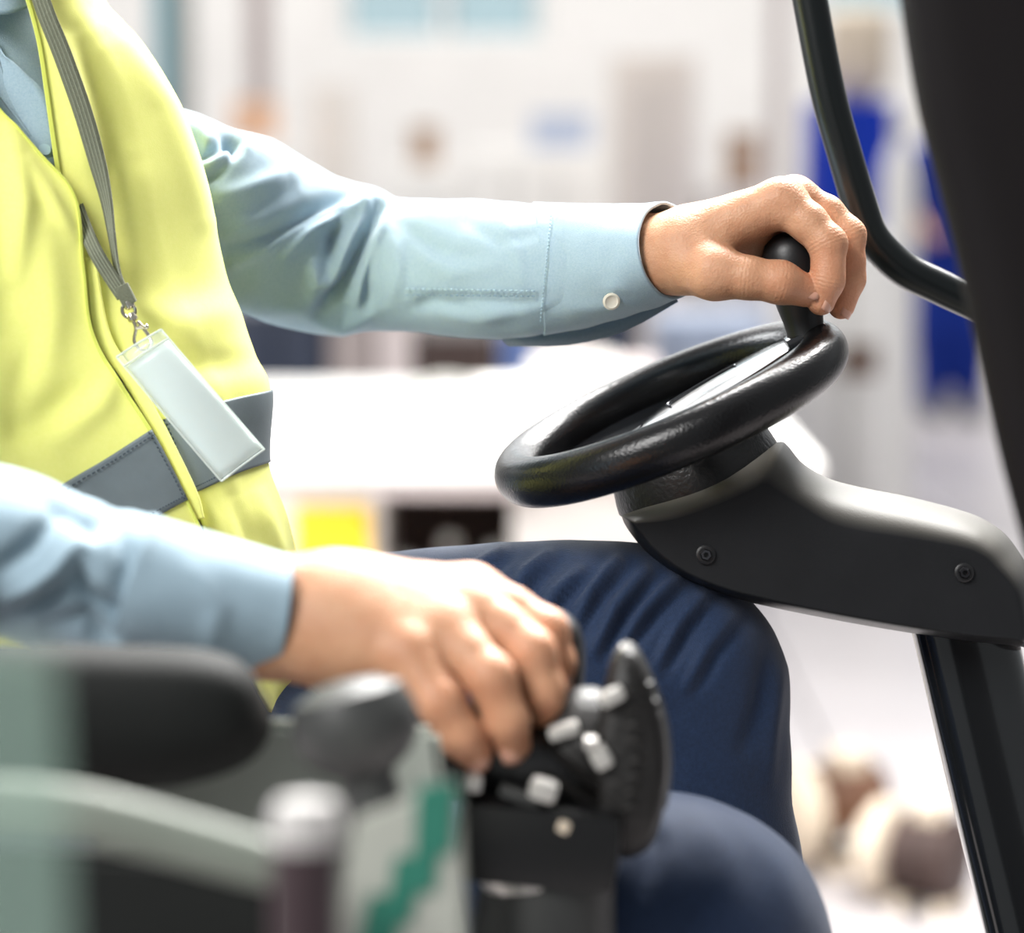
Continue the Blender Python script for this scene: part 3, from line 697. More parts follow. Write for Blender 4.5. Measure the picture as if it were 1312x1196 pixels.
fin_o = [(800, 822), (818, 834), (838, 878), (853, 930), (857, 985), (850, 1040), (834, 1084), (800, 1100), (770, 1075), (762, 1010), (762, 950), (772, 890), (784, 842)]
fo = crom(np.array(fin_o + fin_o[:1], float), 120)[:-1]; fc = fo.mean(0); v, f = [], []
L_ = [(1.235, .80), (1.228, .93), (1.215, 1.0), (1.195, 1.0), (1.18, .96), (1.172, .86), (1.170, .5)]
for dd, k in L_: 
    qq = fc + (fo - fc) * k; v += list(P(qq[:, 0], qq[:, 1], np.full(len(qq), dd)))
n = len(fo)
for i in range(len(L_) - 1):
    for k in range(n): f.append((i * n + k, i * n + (k + 1) % n, (i + 1) * n + (k + 1) % n, (i + 1) * n + k))
f.append(tuple(range(n))); f.append(tuple((len(L_) - 1) * n + k for k in range(n)))
fix_normals(mk('side_shield', v, f, M['ribbed'], con))
for k in range(8):
    t = .2 + k * .09; q = crom(np.array([(796, 850), (815, 900), (822, 960), (818, 1020), (800, 1080)], float), 60)[int(t * 59)]
    MB().tube([P(q[0] - 38 + k, q[1] + 6, 1.176), P(q[0] - 6, q[1], 1.169), P(q[0] + 24, q[1] - 8, 1.176)], .0022, 8).build('shield_rib', M['ribbed'], con)
edge_ = crom(np.array([(797, 826), (815, 836), (836, 880), (851, 930), (855, 985), (849, 1035)], float), 50)
MB().tube([P(x, y, 1.205) for x, y in edge_], .0022, 10).build('shield_edge', M['grey_plastic'], con)
def button(x, y, w, h, rot, d=1.168, m=None, name='button'):
    MB().box(P(x, y, d), (w * u2_, .010, h * u2_), Matrix.Rotation(rot, 3, 'Y'), min(w, h) * u2_ * .42).build(name, m or M['silver'], con)
button(607, 1003, 22, 22, .1, 1.163); button(696, 1012, 36, 28, .3, 1.160); button(666, 1020, 52, 14, .35, 1.165, M['grey_plastic'], 'button_bezel'); button(770, 970, 26, 30, -.5, 1.170); button(757, 952, 18, 16, 0, 1.168)
button(722, 936, 40, 16, -.3, 1.178); button(784, 892, 32, 18, -.5, 1.168); button(800, 838, 18, 22, .3, 1.184); button(722, 1058, 16, 16, .4, 1.160, M['cream'])
MB().ball(P(752, 960, 1.205), (.028, .030, .030), n=28).build('joystick_boot', M['ribbed'], con)
for k in range(4): MB().lathe(P(735 + 14 * k, 990 - 16 * k, 1.2), cv(.6, .2, .75), [(.026 - .002 * k, -.003), (.031 - .002 * k, 0), (.026 - .002 * k, .003)], 32).build('boot_pleat', M['ribbed'], con)

# arm rest, side panel and the out-of-focus things nearest the lens
v, f = limb([(-260, 918, 1.09, 96, .042, 0), (0, 916, 1.09, 93, .042, 0), (170, 920, 1.09, 93, .042, 0), (250, 916, 1.09, 86, .040, 0), (305, 912, 1.09, 70, .034, 0), (334, 908, 1.09, 44, .022, 0), (346, 905, 1.09, 8, .005, 0)], 90, 64, power=2.6)
fix_normals(mk('arm_rest', v, f, M['seat'], truck))
def plate3(name, q, th, m, parent, bev=.004):
    """Flat panel with thickness from four corner points (px, py, d)."""
    c = [Vector(P(*p)) for p in q]; nrm = (c[1] - c[0]).cross(c[3] - c[0]).normalized()
    bm = bmesh.new(); a = [bm.verts.new(p) for p in c]; b = [bm.verts.new(p + nrm * th) for p in c]
    bm.faces.new(a); bm.faces.new(b[::-1])
    for i in range(4): bm.faces.new((a[i], b[i], b[(i + 1) % 4], a[(i + 1) % 4]))
    bmesh.ops.recalc_face_normals(bm, faces=bm.faces)
    if bev: bmesh.ops.bevel(bm, geom=bm.edges[:], offset=bev, segments=2, affect='EDGES')
    bm.verts.index_update()
    o = mk(name, [v.co[:] for v in bm.verts], [[v.index for v in f.verts] for f in bm.faces], m, parent); bm.free()
    try: o.data.set_sharp_from_angle(angle=.6)
    except Exception: pass
    return o
side = plate3('side_panel', [(120, 915, 1.13), (560, 935, 1.13), (640, 1500, 1.13), (120, 1500, 1.13)], .02, M['panel_grey'], truck)
MB().lathe(P(480, 1030, 1.03), cv(-.25, 0, 1), [(.012, -.02), (.011, .012), (.020, .018), (.0255, .026), (.0265, .036), (.023, .046), (.012, .051), (.002, .052)], 40).build('lever_knob', M['grey_plastic'], truck)
v, f = limb([(420, 948, 1.03, 30, .016, 0), (450, 945, 1.03, 46, .022, 0), (500, 950, 1.03, 46, .022, 0), (540, 970, 1.03, 34, .017, 0), (560, 990, 1.03, 10, .006, 0)], 30, 32)
lc = MB().lathe(P(392, 1068, .80), cv(0, 0, 1), [(44 * .80 / F, -.10), (45 * .80 / F, 0), (47 * .80 / F, .0006)], 32).build('selector_lever', M['maroon'], truck)
MB().lathe(P(392, 1068, .80), cv(0, 0, 1), [(46 * .80 / F, -.004), (47 * .80 / F, -.002), (46 * .80 / F, .006), (36 * .80 / F, .0105), (2 * .80 / F, .012)], 32).build('lever_cap', M['white_cap'], lc)
v, f = limb([(-160, 1040, .86, 40, .012, 0), (0, 1036, .86, 40, .012, 0), (110, 1046, .86, 38, .012, 0), (230, 1076, .86, 36, .011, 0), (330, 1104, .86, 34, .011, 0), (372, 1115, .86, 30, .010, 0)], 50, 40, power=3)
fix_normals(mk('guard_rail', v, f, M['pale_green'], truck))
plate3('lower_panel', [(-160, 1085, .99), (350, 1105, .99), (350, 1500, .99), (-160, 1500, .99)], .015, M['seat'], truck)
decal = plate3('warning_plate', [(455, 1050, .90), (588, 1000, .90), (605, 1420, .90), (400, 1420, .90)], .004, M['sign_white'], truck, .001)
for (a, b, c, d_) in (((534, 1008), (584, 1002), (578, 1094), (530, 1098)), ((506, 1098), (562, 1094), (556, 1144), (498, 1146)), ((474, 1148), (534, 1146), (524, 1184), (464, 1186)), ((466, 1186), (512, 1184), (500, 1225), (452, 1225))):
    plate3('green_block', [(*a, .8985), (*b, .8985), (*c, .8985), (*d_, .8985)], .001, M['sign_green'], decal, 0)
plate3('guard_post', [(-120, 830, .60), (66, 830, .60), (100, 1500, .60), (-120, 1500, .60)], .010, M['acrylic'], truck, .003)

# ------------------------------------------------------------ the driver
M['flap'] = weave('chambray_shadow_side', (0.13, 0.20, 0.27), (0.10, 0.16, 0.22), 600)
M['blue_thread'] = mat('blue_thread', (0.20, 0.31, 0.40), 0.8)
person = empty('person', P(150, 1560, 1.5))
tag(person, 'seated person in a yellow hi-vis vest, pale blue shirt and navy trousers at the wheel', 'person')

S_FAR = 1.5 / F
def hand_fun(palm, fingers, kp, kf):
    def fun(X):
        base = None
        for a, ra, b, rb in palm:
            q = cone_sdf(X, P(*a), P(*b), ra, rb)
            base = q if base is None else smin(base, q, kp)
        tot = base
        for j in fingers:
            g = None
            for (a, b) in zip(j[:-1], j[1:]):
                q = cone_sdf(X, P(*a[:3]), P(*b[:3]), a[3], b[3])
                g = q if g is None else smin(g, q, 0.004)
            tot = np.minimum(tot, smin(base, g, kf))
        return tot
    return fun

far_palm = [
    ((700, 326, 1.555), 0.0205, (800, 322, 1.512), 0.0205), ((700, 326, 1.567), 0.0205, (800, 322, 1.524), 0.0205),
    ((800, 328, 1.510), 0.0192, (872, 323, 1.492), 0.0202), ((800, 328, 1.524), 0.0192, (872, 321, 1.510), 0.0202),
    ((888, 308, 1.485), 0.0172, (1000, 259, 1.472), 0.0135),
    ((888, 303, 1.500), 0.0165, (1018, 254, 1.490), 0.0125),
    ((888, 306, 1.515), 0.0155, (1026, 264, 1.512), 0.0115),
    ((870, 314, 1.528), 0.0150, (1018, 284, 1.532), 0.0105),
    ((866, 333, 1.486), 0.0195, (916, 350, 1.464), 0.0148),
    ((900, 318, 1.492), 0.0150, (950, 292, 1.490), 0.0110), ((900, 328, 1.494), 0.0150, (962, 316, 1.502), 0.0115), ((920, 318, 1.505), 0.0150, (992, 286, 1.512), 0.0130),
]
far_fingers = [
    [(916, 350, 1.464, 0.0148), (958, 356, 1.4585, 0.0122), (1000, 362, 1.457, 0.0122), (1031, 372, 1.463, 0.0098)],
    [(1000, 259, 1.472, 0.0128), (1035, 285, 1.466, 0.0112), (1061, 313, 1.462, 0.0108), (1061, 342, 1.461, 0.0092), (1060, 360, 1.461, 0.0096), (1052, 386, 1.464, 0.0083)],
    [(1018, 254, 1.490, 0.0120), (1058, 274, 1.487, 0.0106), (1086, 302, 1.484, 0.0104), (1088, 336, 1.483, 0.0090), (1088, 358, 1.483, 0.0092), (1078, 392, 1.482, 0.0080)],
    [(1026, 264, 1.512, 0.0112), (1086, 308, 1.508, 0.0100), (1082, 356, 1.507, 0.0090), (1064, 382, 1.505, 0.0076)],
    [(1018, 284, 1.532, 0.0100), (1066, 320, 1.529, 0.0088), (1062, 352, 1.528, 0.0078), (1048, 372, 1.524, 0.0068)],
]
near_palm = [
    ((200, 748, 1.188), 0.0205, (340, 780, 1.202), 0.0200), ((200, 770, 1.188), 0.0205, (340, 800, 1.200), 0.0200),
    ((340, 779, 1.206), 0.0210, (440, 772, 1.212), 0.0210), ((340, 803, 1.202), 0.0210, (440, 818, 1.198), 0.0215),
    ((430, 766, 1.212), 0.0195, (604, 760, 1.224), 0.0130),
    ((430, 782, 1.204), 0.0190, (604, 782, 1.206), 0.0135),
    ((430, 804, 1.198), 0.0180, (572, 812, 1.190), 0.0130),
    ((430, 822, 1.197), 0.0180, (524, 842, 1.178), 0.0122),
    ((430, 800, 1.216), 0.0200, (570, 806, 1.220), 0.0160),
]
near_fingers = [
    [(524, 842, 1.178, 0.0122), (545, 872, 1.172, 0.0112), (565, 900, 1.167, 0.0112), (592, 945, 1.168, 0.0100), (608, 966, 1.172, 0.0084)],
    [(572, 812, 1.190, 0.0130), (600, 838, 1.180, 0.0115), (629, 868, 1.172, 0.0114), (650, 924, 1.172, 0.0100), (657, 956, 1.178, 0.0086)],
    [(604, 782, 1.206, 0.0130), (646, 806, 1.196, 0.0115), (682, 836, 1.187, 0.0112), (697, 885, 1.188, 0.0098), (699, 912, 1.194, 0.0084)],
    [(604, 760, 1.224, 0.0124), (656, 782, 1.214, 0.0108), (700, 808, 1.205, 0.0104), (712, 850, 1.207, 0.0092), (712, 880, 1.214, 0.0080)],
    [(440, 806, 1.224, 0.0165), (530, 822, 1.246, 0.0135), (606, 852, 1.252, 0.0120), (660, 884, 1.248, 0.0095)],
]
def bounds(palm, fingers, cut, pad=0.028):
    q = [P(*c[0]) for c in palm] + [P(*c[2]) for c in palm] + [P(*j[:3]) for f in fingers for j in f]
    q = np.array(q); lo, hi = q.min(0) - pad, q.max(0) + pad; lo[0] = cut; return lo, hi
CUT_FAR = P(775, 322, 1.52)[0]; CUT_NEAR = P(290, 790, 1.195)[0]
lo, hi = bounds(far_palm[1:], far_fingers, CUT_FAR)
fv, ff = nets(hand_fun(far_palm, far_fingers, 0.014, 0.007), lo, hi, 0.0010)
lo, hi = bounds(near_palm[1:], near_fingers, CUT_NEAR)
nv_, nf = nets(hand_fun(near_palm, near_fingers, 0.018, 0.009), lo, hi, 0.0014)

body_caps = [   # px, py, d, r  ->  px, py, d, r
    (30, 150, 1.60, .055, 160, 690, 1.59, .060), (-150, 170, 1.54, .06, 0, 700, 1.55, .065), (-60, 150, 1.57, .055, 80, 690, 1.575, .06),
    (110, 190, 1.605, .03, -230, 140, 1.44, .03), (-30, 60, 1.575, .05, -20, -90, 1.53, .048),
    (110, 160, 1.60, .035, 440, 335, 1.67, .020), (440, 335, 1.67, .020, 700, 338, 1.561, .022), (700, 338, 1.561, .023, 840, 320, 1.517, .022),
    (-230, 140, 1.44, .03, -310, 190, 1.37, .026), (-310, 190, 1.37, .026, -412, 330, 1.265, .024), (-412, 330, 1.265, .024, -310, 600, 1.155, .022), (-310, 600, 1.155, .022, 120, 738, 1.183, .022), (120, 738, 1.183, .022, 350, 790, 1.203, .022),
    (200, 810, 1.60, .055, 40, 850, 1.56, .055),
    (260, 890, 1.59, .045, 845, 895, 1.51, .04), (845, 895, 1.51, .04, 905, 1640, 1.50, .036), (905, 1640, 1.50, .034, 1060, 1730, 1.49, .03),
    (120, 1080, 1.46, .045, 830, 1240, 1.30, .042), (830, 1240, 1.30, .042, 880, 1960, 1.30, .038), (880, 1960, 1.30, .036, 1060, 2060, 1.29, .03),
    (-30, -260, 1.50, .082, -10, -230, 1.49, .078), (10, -170, 1.475, .06, 15, -140, 1.465, .05), (58, -215, 1.432, .014, 78, -190, 1.42, .013),
]
def body_fun(X):
    t = None
    for c in body_caps:
        q = cone_sdf(X, P(*c[:3]), P(*c[4:7]), c[3], c[7]); t = q if t is None else smin(t, q, 0.03)
    return t
bp_ = np.array([P(*c[:3]) for c in body_caps] + [P(*c[4:7]) for c in body_caps])
bv, bf = nets(body_fun, bp_.min(0) - 0.11, bp_.max(0) + 0.11, 0.0085)

bm = bmesh.new()
def put(v, f):
    w = [bm.verts.new(tuple(p)) for p in v]
    return [bm.faces.new([w[i] for i in q]) for q in f]
bfaces = put(bv, bf)
def trim(xc, p0, axlim):
    """Ends the body's forearm at the plane x = xc, where the finely modelled hand takes over."""
    sel = [f for f in bm.faces if f.calc_center_median().x > xc - 0.05 and (f.calc_center_median() - Vector(p0)).length < axlim]
    gs = set(sel)
    for f in sel: gs.update(f.edges); gs.update(f.verts)
    bmesh.ops.bisect_plane(bm, geom=list(gs), plane_co=(xc, 0, 0), plane_no=(1, 0, 0))
    kill = [v for v in bm.verts if v.co.x > xc + 1e-5 and (v.co - Vector(p0)).length < axlim]
    bmesh.ops.delete(bm, geom=kill, context='VERTS')
trim(CUT_FAR, P(800, 320, 1.52), 0.10); trim(CUT_NEAR, P(320, 790, 1.2), 0.10)
put(fv, ff); put(nv_, nf)
for p0 in (P(775, 322, 1.52), P(290, 790, 1.195)):
    es = [e for e in bm.edges if len(e.link_faces) == 1 and (e.verts[0].co - Vector(p0)).length < 0.09]
    try: bmesh.ops.bridge_loops(bm, edges=es)
    except Exception as ex: print('bridge', ex, len(es))
bmesh.ops.recalc_face_normals(bm, faces=bm.faces)
bm.verts.index_update()
allv = np.array([v.co[:] for v in bm.verts]); allf = [[v.index for v in f.verts] for f in bm.faces]; bm.free()
body = mk('body', allv, allf, M['skin'], person)
flush = np.zeros(len(allv))
for fs in (far_fingers, near_fingers):
    for fg in fs:
        for q, rad, am in ((fg[-1], .016, .42), (fg[len(fg) // 2], .013, .42), (fg[0], .014, .25)):
            flush = np.maximum(flush, am * np.exp(-(np.linalg.norm(allv - P(*q[:3]), axis=1) / rad) ** 2))
at = body.data.attributes.new('flush', 'FLOAT', 'POINT'); at.data.foreach_set('value', flush.astype(np.float32))
c_at = np.zeros(len(allv)); c_on = np.zeros(len(allv))
for fs, idx in ((far_fingers, ((1, 2), (2, 4), (2, 4), (1, 2), (1, 2))), (near_fingers, ((2, 3), (2, 3), (2, 3), (2, 3), (2,)))):
    for fg, ks in zip(fs, idx):
        for k in ks:
            J = P(*fg[k][:3]); t = P(*fg[min(k + 1, len(fg) - 1)][:3]) - P(*fg[k - 1][:3]); t /= np.linalg.norm(t)
            s = (allv - J) @ t; rad = np.linalg.norm(allv - J, axis=1); on = np.exp(-(s / .0045) ** 2) * np.clip(1.6 - rad / .0125, 0, 1)
            w = on > c_on; c_on[w] = on[w]; c_at[w] = s[w] * 1000
for nm, val in (('crease_at', c_at), ('crease_on', c_on)):
    a = body.data.attributes.new(nm, 'FLOAT', 'POINT'); a.data.foreach_set('value', val.astype(np.float32))
sm = body.modifiers.new('soften', 'SMOOTH'); sm.factor = 0.5; sm.iterations = 1

def nail(c, along, normal, w, l):
    a = Vector(along).normalized(); n = Vector(normal); n = (n - a * n.dot(a)).normalized(); s = a.cross(n)
    v, f = [], []
    for i in range(7):
        for j in range(7):
            u, t = i / 3 - 1, j / 3 - 1
            ww = w * (1 - 0.12 * abs(u) ** 3) * (0.93 if i == 0 else 1)
            v.append(Vector(c) + a * (u * l - 0.18 * l * t * t * (1 if u > 0.5 else -0.3 if u < -0.5 else 0)) + s * (t * ww) + n * (-0.45 * w * t * t - 0.12 * l * u * u))
    f = grid_faces(7, 7)
    o = mk('fingernail', v, f, M['nail'], body); solid(o, 0.0007, 0); return o
CAMD = -FWD
def cv(x, toward, up): return RGT * x + CAMD * toward + UPV * up
nail(P(1066, 389, 1.459), cv(-.35, 0, -1), cv(.85, .5, -.2), .0055, .0060)
nail(P(1090, 397, 1.477), cv(-.3, 0, -1), cv(.75, .65, -.2), .0054, .0060)
nail(P(1041, 371, 1.4555), cv(1, 0, -.35), cv(.6, .9, .45), .0052, .0052)
nail(P(612, 976, 1.1645), cv(.55, -.2, -1), cv(.2, .9, -.25), .0052, .0056)
nail(P(659, 965, 1.170), cv(.15, -.2, -1), cv(.35, .9, -.2), .0056, .006)
# head details above the picture
for dx in (0.028, -0.028):
    eb = MB().ball(P(38, -245, 1.437 - dx), (.011,) * 3, n=12).build('eye', M['white_cap'], body)
hp = MB().ball(P(-52, -300, 1.51), (.098, .105, .085)); hp.build('hair', mat('brown_hair', (.05, .03, .02), .6), person)

# shirt -----------------------------------------------------------------
far_folds = [
    ([(240, 155), (262, 195), (300, 178)], -.010, 8), ([(262, 222), (290, 205), (312, 190)], .006, 10), ([(240, 240), (275, 222), (305, 195)], -.009, 8),
    ([(285, 170), (305, 180), (300, 196)], -.010, 7), ([(262, 262), (320, 245), (370, 228)], .006, 14), ([(280, 300), (330, 285), (385, 255)], .004, 14),
    ([(290, 318), (345, 302), (405, 268), (450, 246)], -.008, 9), ([(300, 336), (360, 312), (420, 275), (475, 252)], .006, 9),
    ([(355, 318), (405, 285), (455, 262)], -.006, 6), ([(365, 330), (395, 300), (440, 275), (490, 255)], .006, 7),
    ([(420, 330), (425, 300), (438, 278)], -.011, 8), ([(402, 340), (408, 360), (428, 362), (440, 330), (470, 270)], .008, 8),
    ([(430, 375), (450, 345), (465, 310), (485, 268)], -.013, 8), ([(410, 395), (425, 380), (440, 365)], -.008, 9),
    ([(458, 385), (468, 350), (480, 310), (495, 275)], .007, 8), ([(470, 395), (470, 360), (478, 320)], -.006, 6),
    ([(400, 410), (440, 418), (480, 400)], .005, 12), ([(345, 395), (400, 390), (405, 360)], .004, 16), ([(500, 300), (510, 340), (500, 390)], .004, 12),
    ([(520, 290), (560, 320), (600, 330)], -.0028, 10), ([(540, 330), (580, 350), (640, 340)], .0022, 12), ([(600, 285), (640, 310), (690, 300)], -.0022, 10),
    ([(560, 400), (620, 405), (690, 390)], .003, 12), ([(600, 380), (660, 390), (700, 380)], -.002, 8), ([(640, 275), (665, 330), (670, 365)], .0018, 9),
    ([(530, 395), (560, 385), (600, 395)], -.003, 9),
]
far_sl = [(130, 205, 1.575, 62, .045, 0), (190, 228, 1.575, 96, .05, 0), (250, 251, 1.583, 99, .052, 0), (300, 277, 1.60, 111, .052, 0), (350, 303, 1.625, 107, .052, 0), (400, 322, 1.645, 101, .050, 0),
          (450, 331, 1.65, 98, .048, 0), (500, 338, 1.63, 85, .045, 0), (560, 342, 1.605, 87, .043, 0), (640, 347, 1.575, 89, .041, 0), (700, 344, 1.553, 82, .038, -4), (735, 340, 1.542, 76, .036, -6), (752, 338, 1.536, 68, .032, -8)]
v, f = limb(far_sl, 260, 128, far_folds, .0014, 45)
shirt = None
# torso of the shirt: front patch seen in the neck opening, and the sides under the vest
srows = [[(-330, 40, 1.42), (-180, -10, 1.44), (-60, -20, 1.47), (30, -20, 1.49), (80, -20, 1.53), (150, 30, 1.60)],
         [(-330, 180, 1.43), (-180, 110, 1.425), (-50, 90, 1.452), (30, 90, 1.472), (85, 100, 1.50), (190, 120, 1.585)],
         [(-330, 330, 1.46), (-180, 250, 1.42), (-30, 220, 1.446), (55, 220, 1.463), (120, 230, 1.485), (230, 240, 1.56)],
         [(-330, 480, 1.46), (-160, 430, 1.425), (0, 400, 1.455), (100, 400, 1.47), (180, 400, 1.49), (270, 400, 1.56)],
         [(-330, 800, 1.48), (-130, 800, 1.44), (60, 760, 1.47), (180, 740, 1.48), (270, 740, 1.50), (340, 740, 1.56)],
         [(-330, 980, 1.50), (-120, 980, 1.46), (80, 930, 1.49), (200, 900, 1.50), (280, 880, 1.51), (340, 860, 1.57)]]
pts, nn = patch(srows, 70, 60, [([(0, 60), (40, 150), (60, 210)], .002, 8)], .002, 20)
shirt = cloth('shirt', pts, M['shirt'], person)
mk('sleeve', v, f, M['shirt'], shirt)
tc_ = [(30, 150, 1.60, .073, 160, 690, 1.592, .083), (-150, 170, 1.54, .08, 0, 700, 1.55, .09), (-60, 150, 1.57, .075, 80, 690, 1.575, .085), (110, 190, 1.605, .045, -230, 150, 1.44, .05), (160, 690, 1.592, .083, 190, 860, 1.60, .08), (0, 700, 1.55, .09, 30, 880, 1.56, .09)]
def tfun(X):
    t = None
    for c in tc_:
        g = cone_sdf(X, P(*c[:3]), P(*c[4:7]), c[3], c[7]); t = g if t is None else smin(t, g, .04)
    return t
tb_ = np.array([P(*c[:3]) for c in tc_] + [P(*c[4:7]) for c in tc_])
v, f = nets(tfun, tb_.min(0) - .12, tb_.max(0) + .12, .0085); mk('shirt_body', v, f, M['shirt'], shirt)
near_folds = [([(95, 720), (110, 760), (170, 800)], -.007, 14), ([(60, 640), (120, 680), (150, 650)], -.004, 14), ([(0, 730), (40, 700), (70, 660)], -.006, 14), ([(10, 790), (60, 770), (90, 740)], -.008, 14), ([(20, 770), (70, 735), (100, 700)], .006, 14),
              ([(100, 830), (150, 830), (180, 845)], .006, 12), ([(150, 670), (165, 720), (150, 780)], -.003, 14), ([(190, 700), (230, 740), (210, 800)], .003, 20), ([(60, 800), (110, 790), (140, 820)], -.005, 12)]
near_sl = [(-270, 110, 1.42, 110, .05, 0), (-360, 170, 1.345, 140, .054, 0), (-425, 270, 1.285, 140, .054, 0), (-400, 450, 1.21, 130, .052, 0), (-300, 600, 1.15, 118, .050, 0), (-100, 690, 1.165, 110, .048, 0), (0, 708, 1.175, 108, .045, 0), (100, 738, 1.182, 98, .041, 0), (180, 755, 1.188, 95, .039, 0)]
v, f = limb(near_sl, 200, 110, near_folds, .0016, 40)
mk('sleeve', v, f, M['shirt'], shirt)
# cuffs
v, f = limb([(690, 345, 1.556, 86, .0395, 3), (715, 343, 1.549, 83, .0392, 0), (760, 338, 1.534, 78, .038, -8), (810, 330, 1.518, 70, .036, -24), (857, 321, 1.503, 63, .034, -40)], 70, 128,
            [([(700, 300), (720, 330), (705, 380)], -.0012, 5), ([(770, 372), (790, 368), (810, 375)], .0018, 10), ([(720, 400), (780, 392), (840, 385)], .002, 12)], .0009, 60, 2.0)
def open_tube(name, v, f, ns, m, parent, th=.0016):
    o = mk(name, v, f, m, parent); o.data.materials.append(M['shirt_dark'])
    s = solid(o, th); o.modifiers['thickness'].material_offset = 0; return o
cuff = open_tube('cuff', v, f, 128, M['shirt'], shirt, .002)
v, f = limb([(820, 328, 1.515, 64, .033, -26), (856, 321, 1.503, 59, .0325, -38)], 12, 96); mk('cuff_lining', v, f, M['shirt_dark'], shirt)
v, f = limb([(165, 748, 1.186, 96, .0405, 0), (190, 756, 1.188, 95, .040, 0), (260, 772, 1.194, 90, .0375, 4), (330, 784, 1.20, 83, .034, 8), (360, 788, 1.202, 79, .0325, 10)], 60, 110,
            [([(250, 740), (280, 780), (270, 830)], .002, 16)], .0012, 40)
cuff2 = open_tube('cuff', v, f, 110, M['shirt'], shirt, .002)
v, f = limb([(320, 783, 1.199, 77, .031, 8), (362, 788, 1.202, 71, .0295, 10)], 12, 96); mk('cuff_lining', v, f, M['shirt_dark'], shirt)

def on_tube(path, lift, stations_mesh):
    """Project a pixel path on the camera side of a mesh: nearest vertex in the picture on the near side, lifted along the view."""
    v = np.asarray(stations_mesh); rel = v - CAM; dep = rel @ FWD
    qx = CX + (rel @ RGT) / dep * F; qy = CY - (rel @ UPV) / dep * F
    out = []
    for x, y in path:
        d2 = (qx - x) ** 2 + (qy - y) ** 2
        cand = np.where(d2 < np.partition(d2, 12)[12] + 30)[0]
        d = dep[cand].min() - lift; out.append(P(x, y, d))
    return out
def wv(o): return np.array([w.co[:] for w in o.data.vertices]) + ORG[o.parent.name]
far_v = np.vstack([wv(o) for o in shirt.children if o.name.startswith(('sleeve', 'cuff')) and wv(o)[:, 1].mean() > 0])
cuff_v = wv(cuff)
def stitch_line(name, a, b, surf, n, rad, m, parent, lift=.0006, dash=.6):
    """One row of thread: short bars along a seam."""
    mb = MB(); a, b = np.array(a, float), np.array(b, float); path = []
    for i in range(n):
        path += [tuple(a + (b - a) * (i / n)), tuple(a + (b - a) * ((i + dash) / n))]
    q = on_tube(path, lift, surf)
    for i in range(n): mb.tube([q[2 * i], q[2 * i + 1]], rad, 5)
    o = mb.build(name, m, parent, True, None); o['kind'] = 'stuff'; return o
sl_far = [o for o in shirt.children if o.name.startswith('sleeve')][0]; sl_v = wv(sl_far)
stitch_line('seam_stitching', (520, 370), (688, 373), sl_v, 24, .00045, M['shirt_seam'], shirt)
stitch_line('seam_stitching', (520, 378), (688, 380), sl_v, 24, .00035, M['blue_thread'], shirt)
stitch_line('seam_stitching', (706, 275), (692, 415), cuff_v, 30, .0004, M['shirt_seam'], shirt)
q = on_tube([(783, 386)], .0012, cuff_v)[0]
bt = MB().lathe(q, cv(.15, .9, -.3), [(.0045, -.001), (.0052, 0), (.0052, .0012), (.0040, .0017), (.0030, .0012), (0, .0012)], 24).build('button', M['button'], shirt)
# collar wings and placket in the neck opening
def sheet(name, pts2d, m, parent, th=.0016, n=(14, 10), bulge=0.0):
    pts, nn = patch(pts2d, n[0], n[1]); return cloth(name, pts, m, parent, th)
sheet('collar', [[(-70, -60, 1.455), (0, -55, 1.455), (48, -50, 1.47)], [(-70, -20, 1.452), (0, -20, 1.452), (48, -15, 1.468)], [(-60, 10, 1.45), (5, 19, 1.45), (42, 6, 1.466)]], M['shirt'], shirt)
sheet('collar', [[(-60, 40, 1.468), (-8, 50, 1.462), (0, 66, 1.458)], [(-50, 80, 1.462), (10, 105, 1.452), (30, 92, 1.454)], [(-20, 120, 1.455), (28, 155, 1.447), (62, 130, 1.450)], [(20, 170, 1.45), (55, 205, 1.441), (72, 215, 1.444)]], M['shirt'], shirt)
sheet('placket', [[(-30, 50, 1.458), (-2, 75, 1.456)], [(-10, 110, 1.450), (22, 140, 1.449)], [(30, 165, 1.443), (58, 205, 1.443)]], M['shirt'], shirt)
MB().lathe(P(57, 192, 1.440), cv(.4, .8, .2), [(.0030, -.001), (.0036, 0), (.0034, .001), (0, .001)], 20).build('button', M['shirt_seam'], shirt)

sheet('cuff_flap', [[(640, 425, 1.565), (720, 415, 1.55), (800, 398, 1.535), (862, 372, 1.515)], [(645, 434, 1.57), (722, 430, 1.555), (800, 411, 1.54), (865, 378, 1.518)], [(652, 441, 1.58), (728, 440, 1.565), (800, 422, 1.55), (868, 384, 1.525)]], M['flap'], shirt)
# vest ------------------------------------------------------------------
def D(rows, ds): return [[(x, y, d) for (x, y), d in zip(r, ds)] for r in rows]
Lrows = [[(22, -30), (60, -36), (95, -36), (116, -30), (90, -10)], [(36, 10), (68, 8), (112, 10), (143, 16), (110, 30)], [(48, 60), (88, 60), (142, 62), (186, 63), (140, 80)],
         [(57, 120), (102, 125), (165, 121), (219, 118), (160, 140)], [(69, 205), (118, 214), (186, 210), (250, 205), (190, 230)], [(85, 300), (132, 309), (206, 305), (277, 298), (210, 320)],
         [(105, 390), (158, 400), (232, 396), (299, 390), (230, 400)], [(150, 470), (195, 466), (262, 452), (325, 455), (250, 470)], [(203, 540), (240, 528), (290, 513), (343, 500), (260, 510)],
         [(245, 634), (265, 625), (302, 607), (338, 592), (270, 600)], [(262, 690), (290, 686), (328, 676), (366, 672), (290, 690)], [(288, 780), (315, 782), (348, 772), (386, 760), (310, 780)],
         [(312, 850), (330, 858), (352, 852), (384, 846), (320, 850)], [(323, 868), (337, 898), (351, 914), (378, 876), (325, 872)]]
Ld = [1.442, 1.447, 1.465, 1.515, 1.60]
